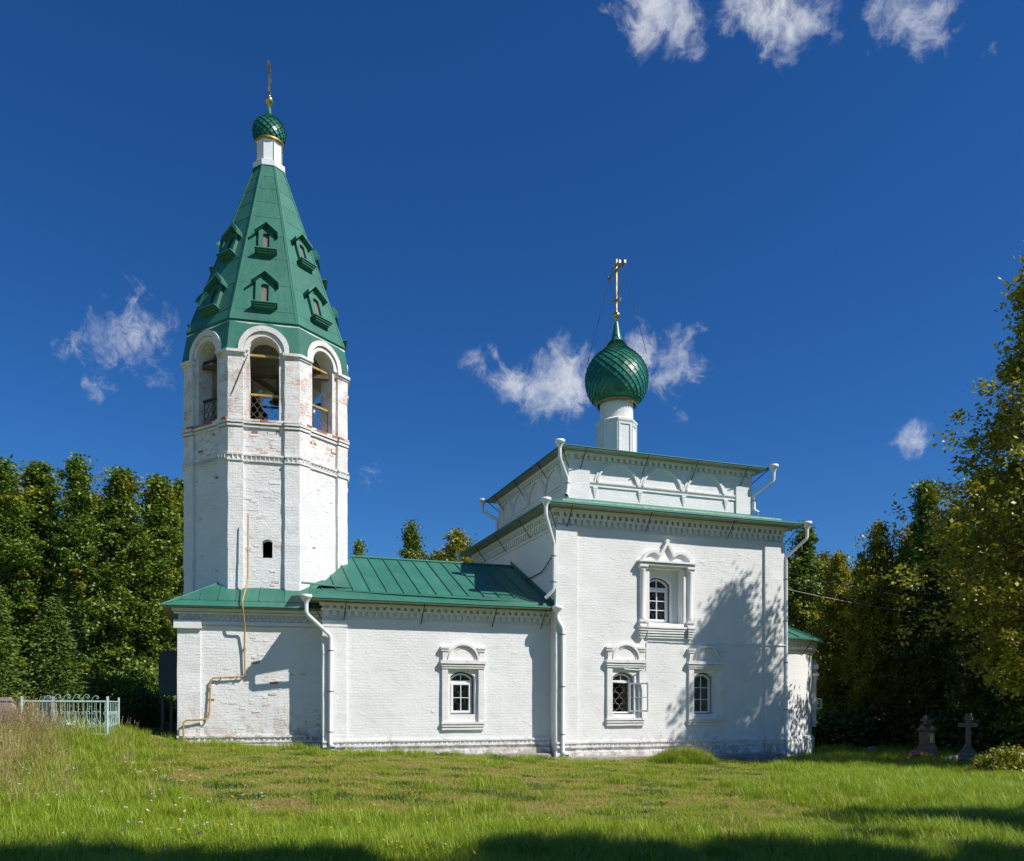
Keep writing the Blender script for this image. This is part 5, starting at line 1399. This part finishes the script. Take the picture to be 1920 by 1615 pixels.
# ------------------------------------------------------------------ grass
def clump(nb, hmin, hmax, rad, wd, lean, cols, heads=0):
    V = []; C = []
    for i in range(nb):
        a = random.uniform(0, 6.283); rr_ = rad*math.sqrt(random.random()); p = np.array([rr_*math.cos(a), rr_*math.sin(a), -.015])
        h = random.uniform(hmin, hmax); az = random.uniform(0, 6.283); ln = random.uniform(.15, lean)*h
        d = np.array([math.cos(az), math.sin(az), 0]); s_ = np.array([-d[1], d[0], 0])*wd*random.uniform(.7, 1.3)/2
        m_ = p+d*ln*.28+np.array([0, 0, h*.58]); t_ = p+d*ln+np.array([0, 0, h*random.uniform(.85, 1)])
        c_ = np.array(random.choice(cols))*random.uniform(.75, 1.25)
        V += [[p-s_, p+s_, m_+s_*.8, m_-s_*.8], [m_-s_*.8, m_+s_*.8, t_+s_*.08, t_-s_*.08]]; C += [c_, c_*1.12]
    for i in range(heads):
        a = random.uniform(0, 6.283); p = np.array([rad*.7*math.cos(a), rad*.7*math.sin(a), 0]); az = random.uniform(-.8, .8); h = hmax*random.uniform(1.0, 1.35)
        t_ = p+np.array([math.cos(az)*h*.35, math.sin(az)*h*.35, h]); s_ = np.array([0, .0022, 0]); c_ = np.array((.36, .27, .12))
        V += [[p-s_, p+s_, t_+s_, t_-s_]]; C += [c_]
        dd = (t_-p)/np.linalg.norm(t_-p)
        for k in range(5):
            q = t_-dd*.035*k; s2 = rand_unit(1)[0]*.011; V += [[q-dd*.02, q+s2, q+dd*.025, q-s2]]; C += [c_*random.uniform(.8, 1.25)]
    return quads_mesh('grass_clump', np.array(V), np.array(C), M['blade'])
gcol = bpy.data.collections.new('grass_clumps')
GS = [(.22, .33, .018), (.31, .40, .026), (.25, .35, .02)]; GO = [(.31, .35, .03), (.38, .37, .045), (.24, .31, .025), (.46, .37, .12)]; GD = [(.55, .43, .19), (.46, .38, .15), (.36, .34, .11), (.62, .50, .26)]
SPEC = [(90, .05, .12, .20, .006, 1.1, GO, 0), (90, .05, .13, .20, .006, 1.1, GO+GS, 0), (80, .06, .14, .20, .006, 1.0, GS, 0), (80, .04, .09, .20, .006, 1.4, [GO[1], GO[3], (.42, .31, .15), (.34, .24, .12)], 0),
        (80, .14, .34, .18, .007, .9, GS, 0), (80, .12, .28, .18, .007, .9, GS+GO[:2], 0), (60, .20, .46, .17, .006, .9, GO+GS+GD[:1], 2), (60, .28, .62, .20, .006, .8, GD+GO[:2], 6),
        (34, .04, .11, .16, .022, 1.6, [(.07, .14, .02), (.10, .18, .03), (.05, .10, .02)], 0)]
for i, sp in enumerate(SPEC):
    o = bpy.data.objects.new('clump_%02d' % i, clump(*sp)); gcol.objects.link(o)
def in_building(x, y):
    c_, s_ = math.cos(R(19.8)), math.sin(R(19.8)); dx, dy = x-1.533, y-28.8; u_, v_ = dx*c_+dy*s_, -dx*s_+dy*c_
    if -.35 < u_ < 9.6 and -.30 < v_ < 9.5: return True
    if -8.0 < u_ <= 0 and .2 < v_ < 8.3: return True
    if (u_-9.43)**2+(v_-4.7)**2 < 4.25**2: return True
    c_, s_ = math.cos(R(12.8)), math.sin(R(12.8)); dx, dy = x+8.865, y-30.374; u_, v_ = dx*c_+dy*s_, -dx*s_+dy*c_
    return -3.6 < u_ < 2.6 and -3.75 < v_ < 3.4
PT = []; PI = []; PS = []
def scatter(n, y0, y1, big):
    k = 0
    while k < n:
        y = math.sqrt(random.uniform(y0*y0, y1*y1)); x = random.uniform(-.66, .66)*y+random.uniform(-1.2, 1.2)
        k += 1
        if in_building(x, y): continue
        n1 = noise.noise(Vector((x*.18, y*.18, 7.7))); n2 = noise.noise(Vector((x*.7, y*.7, 2.2)))
        # long meadow grass at the left and along the near edge, mown turf before the church, lush grass at the right
        left = 1/(1+math.exp((x+.42*y+.6)/1.1)); near = max(0, min(1, (13.5-y)/4.5)); right = max(0, min(1, (x-.30*y+1)/3.5))
        lush = max(left*.75, near*.85, right*.6)+n1*.35
        dry = 1/(1+math.exp((x+.560*y+.2)/.35))*max(0, min(1, (y-11)/6))
        if random.random() < dry*.5: i = random.choice((6, 7))
        elif lush+n2*.3+random.gauss(0, .16) > .62: i = random.choice((4, 4, 5, 5, 6 if left > .4 and y > 13 else 4))
        elif lush+n2*.3+random.gauss(0, .16) > .35: i = random.choice((2, 2, 4, 1, 5))
        else:
            n3 = noise.noise(Vector((x*1.3, y*1.3, 9.4)))
            i = 8 if n3 > .22 and random.random() < .55 else 3 if n3 < -.02 and random.random() < .8 else random.choice((0, 0, 1, 3, 2))
        PT.append((x, y, ground_z(x, y))); PI.append(i); PS.append(big*random.uniform(.75, 1.25)*(1+.25*n2))
scatter(9000, 6.0, 14.0, .95); scatter(12000, 14.0, 27.0, 1.05); scatter(9000, 27.0, 48.0, 1.3)
for i in range(110):                           # dense dry tuft at the left edge around the fence
    y = random.uniform(18.5, 23.8); x = (random.gauss(8, 48)-960)/1559*y
    PT.append((x, y, ground_z(x, y))); PI.append(random.choice((7, 7, 7, 6))); PS.append(random.uniform(.7, 1.15))
for i in range(380):                           # uncut fringe along the wall foot
    u_ = random.uniform(-7.9, 13.4); v_ = (-.42 if u_ > -.2 else .1)-abs(random.gauss(0, .16))
    if u_ > 9.4: v_ = .4
    x = 1.533+u_*.9409-v_*.3387; y = 28.8+u_*.3387+v_*.9409
    PT.append((x, y, ground_z(x, y))); PI.append(random.choice((4, 5, 2, 2))); PS.append(random.uniform(.35, .75))
mx_, my_ = (1283-960)/1559*27.2, 27.2
for i in range(330):                           # overgrown mound
    a = random.uniform(0, 6.283); q = math.sqrt(random.random()); x = mx_+1.05*q*math.cos(a); y = my_+.8*q*math.sin(a)
    PT.append((x, y, ground_z(x, y)+.34*(1-q*q))); PI.append(random.choice((4, 5, 4, 6))); PS.append(random.uniform(.55, 1.0))
gme = bpy.data.meshes.new('grass'); gme.from_pydata(PT, [], [])
for nm, ty, arr in (('pick', 'INT', np.array(PI, np.int32)), ('siz', 'FLOAT', np.array(PS, np.float32)), ('rot', 'FLOAT', rng.uniform(0, 6.283, len(PT)).astype(np.float32))):
    at = gme.attributes.new(nm, ty, 'POINT'); at.data.foreach_set('value', arr)
grass = bpy.data.objects.new('grass', gme); COL.objects.link(grass)
tag(grass, 'green meadow grass with dry straw patches covering the churchyard lawn', 'grass', kind='stuff')
ng = bpy.data.node_groups.new('grass_scatter', 'GeometryNodeTree')
ng.interface.new_socket('Geometry', in_out='INPUT', socket_type='NodeSocketGeometry'); ng.interface.new_socket('Geometry', in_out='OUTPUT', socket_type='NodeSocketGeometry')
g = NT(ng); gi = g.new('NodeGroupInput'); go = g.new('NodeGroupOutput')
ci = g.new('GeometryNodeCollectionInfo', ins={'Collection': gcol}); ci.inputs['Separate Children'].default_value = True; ci.inputs['Reset Children'].default_value = True
na = lambda nm, ty: g.new('GeometryNodeInputNamedAttribute', data_type=ty, ins={0: nm}).outputs[0]
cx_ = g.new('ShaderNodeCombineXYZ', ins={2: na('rot', 'FLOAT')})
iop = g.new('GeometryNodeInstanceOnPoints', ins={'Points': gi.outputs[0], 'Instance': ci.outputs[0], 'Instance Index': na('pick', 'INT'), 'Rotation': cx_.outputs[0], 'Scale': na('siz', 'FLOAT')})
iop.inputs['Pick Instance'].default_value = True
g.link(iop.outputs[0], go.inputs[0])
md = grass.modifiers.new('scatter', 'NODES'); md.node_group = ng
# mound body
mb = MB(); mb.lathe([(1.15, -.12), (.95, .10), (.65, .24), (.3, .32), (.02, .34)], (0, 0, 0), 18)
mo = mb.build('mound', gm.materials[0]); mo.location = (mx_, my_, ground_z(mx_, my_)); mo.scale = (1, .78, 1); tag(mo, kind='structure')

# fallen leaves and small wild flowers in the grass
P = []; 
for i in range(520):
    y = math.sqrt(random.uniform(7.5**2, 29**2)); x = random.uniform(-.6, .62)*y
    if not in_building(x, y): P.append((x, y, ground_z(x, y)+random.uniform(.05, .13)))
P = np.array(P); col = np.array([(.42, .17, .04), (.5, .27, .05), (.28, .13, .06), (.38, .28, .10)])[rng.integers(0, 4, len(P))]
fl = bpy.data.objects.new('fallen_leaves', quads_mesh('fallen_leaves', leaf_quads(P, .065, 1.2, 1.2), col, M['leaf'])); COL.objects.link(fl); tag(fl, 'scattered orange and brown fallen leaves lying on the lawn', 'leaves', kind='stuff')
P = []; col = []
for i in range(260):
    if i < 120: y = random.uniform(8, 18); x = random.uniform(-.62, -.28)*y; c_ = (.72, .72, .66); hh = random.uniform(.22, .40)
    elif i < 200: y = random.uniform(7.5, 11.5); x = random.uniform(-.45, .05)*y; c_ = (.75, .52, .03); hh = random.uniform(.15, .30)
    else: y = random.uniform(28.5, 30.5); x = random.uniform(.315, .41)*y; c_ = (.72, .72, .70); hh = random.uniform(.12, .22)
    for k in range(5): P.append((x+random.gauss(0, .018), y+random.gauss(0, .018), ground_z(x, y)+hh+random.gauss(0, .008))); col.append(c_)
wf = bpy.data.objects.new('wild_flowers', quads_mesh('wild_flowers', leaf_quads(np.array(P), .026, 1.5, 1.2), np.array(col), M['leaf'])); COL.objects.link(wf); tag(wf, 'tiny white and yellow wild flowers dotted through the grass', 'wild flowers', kind='stuff')
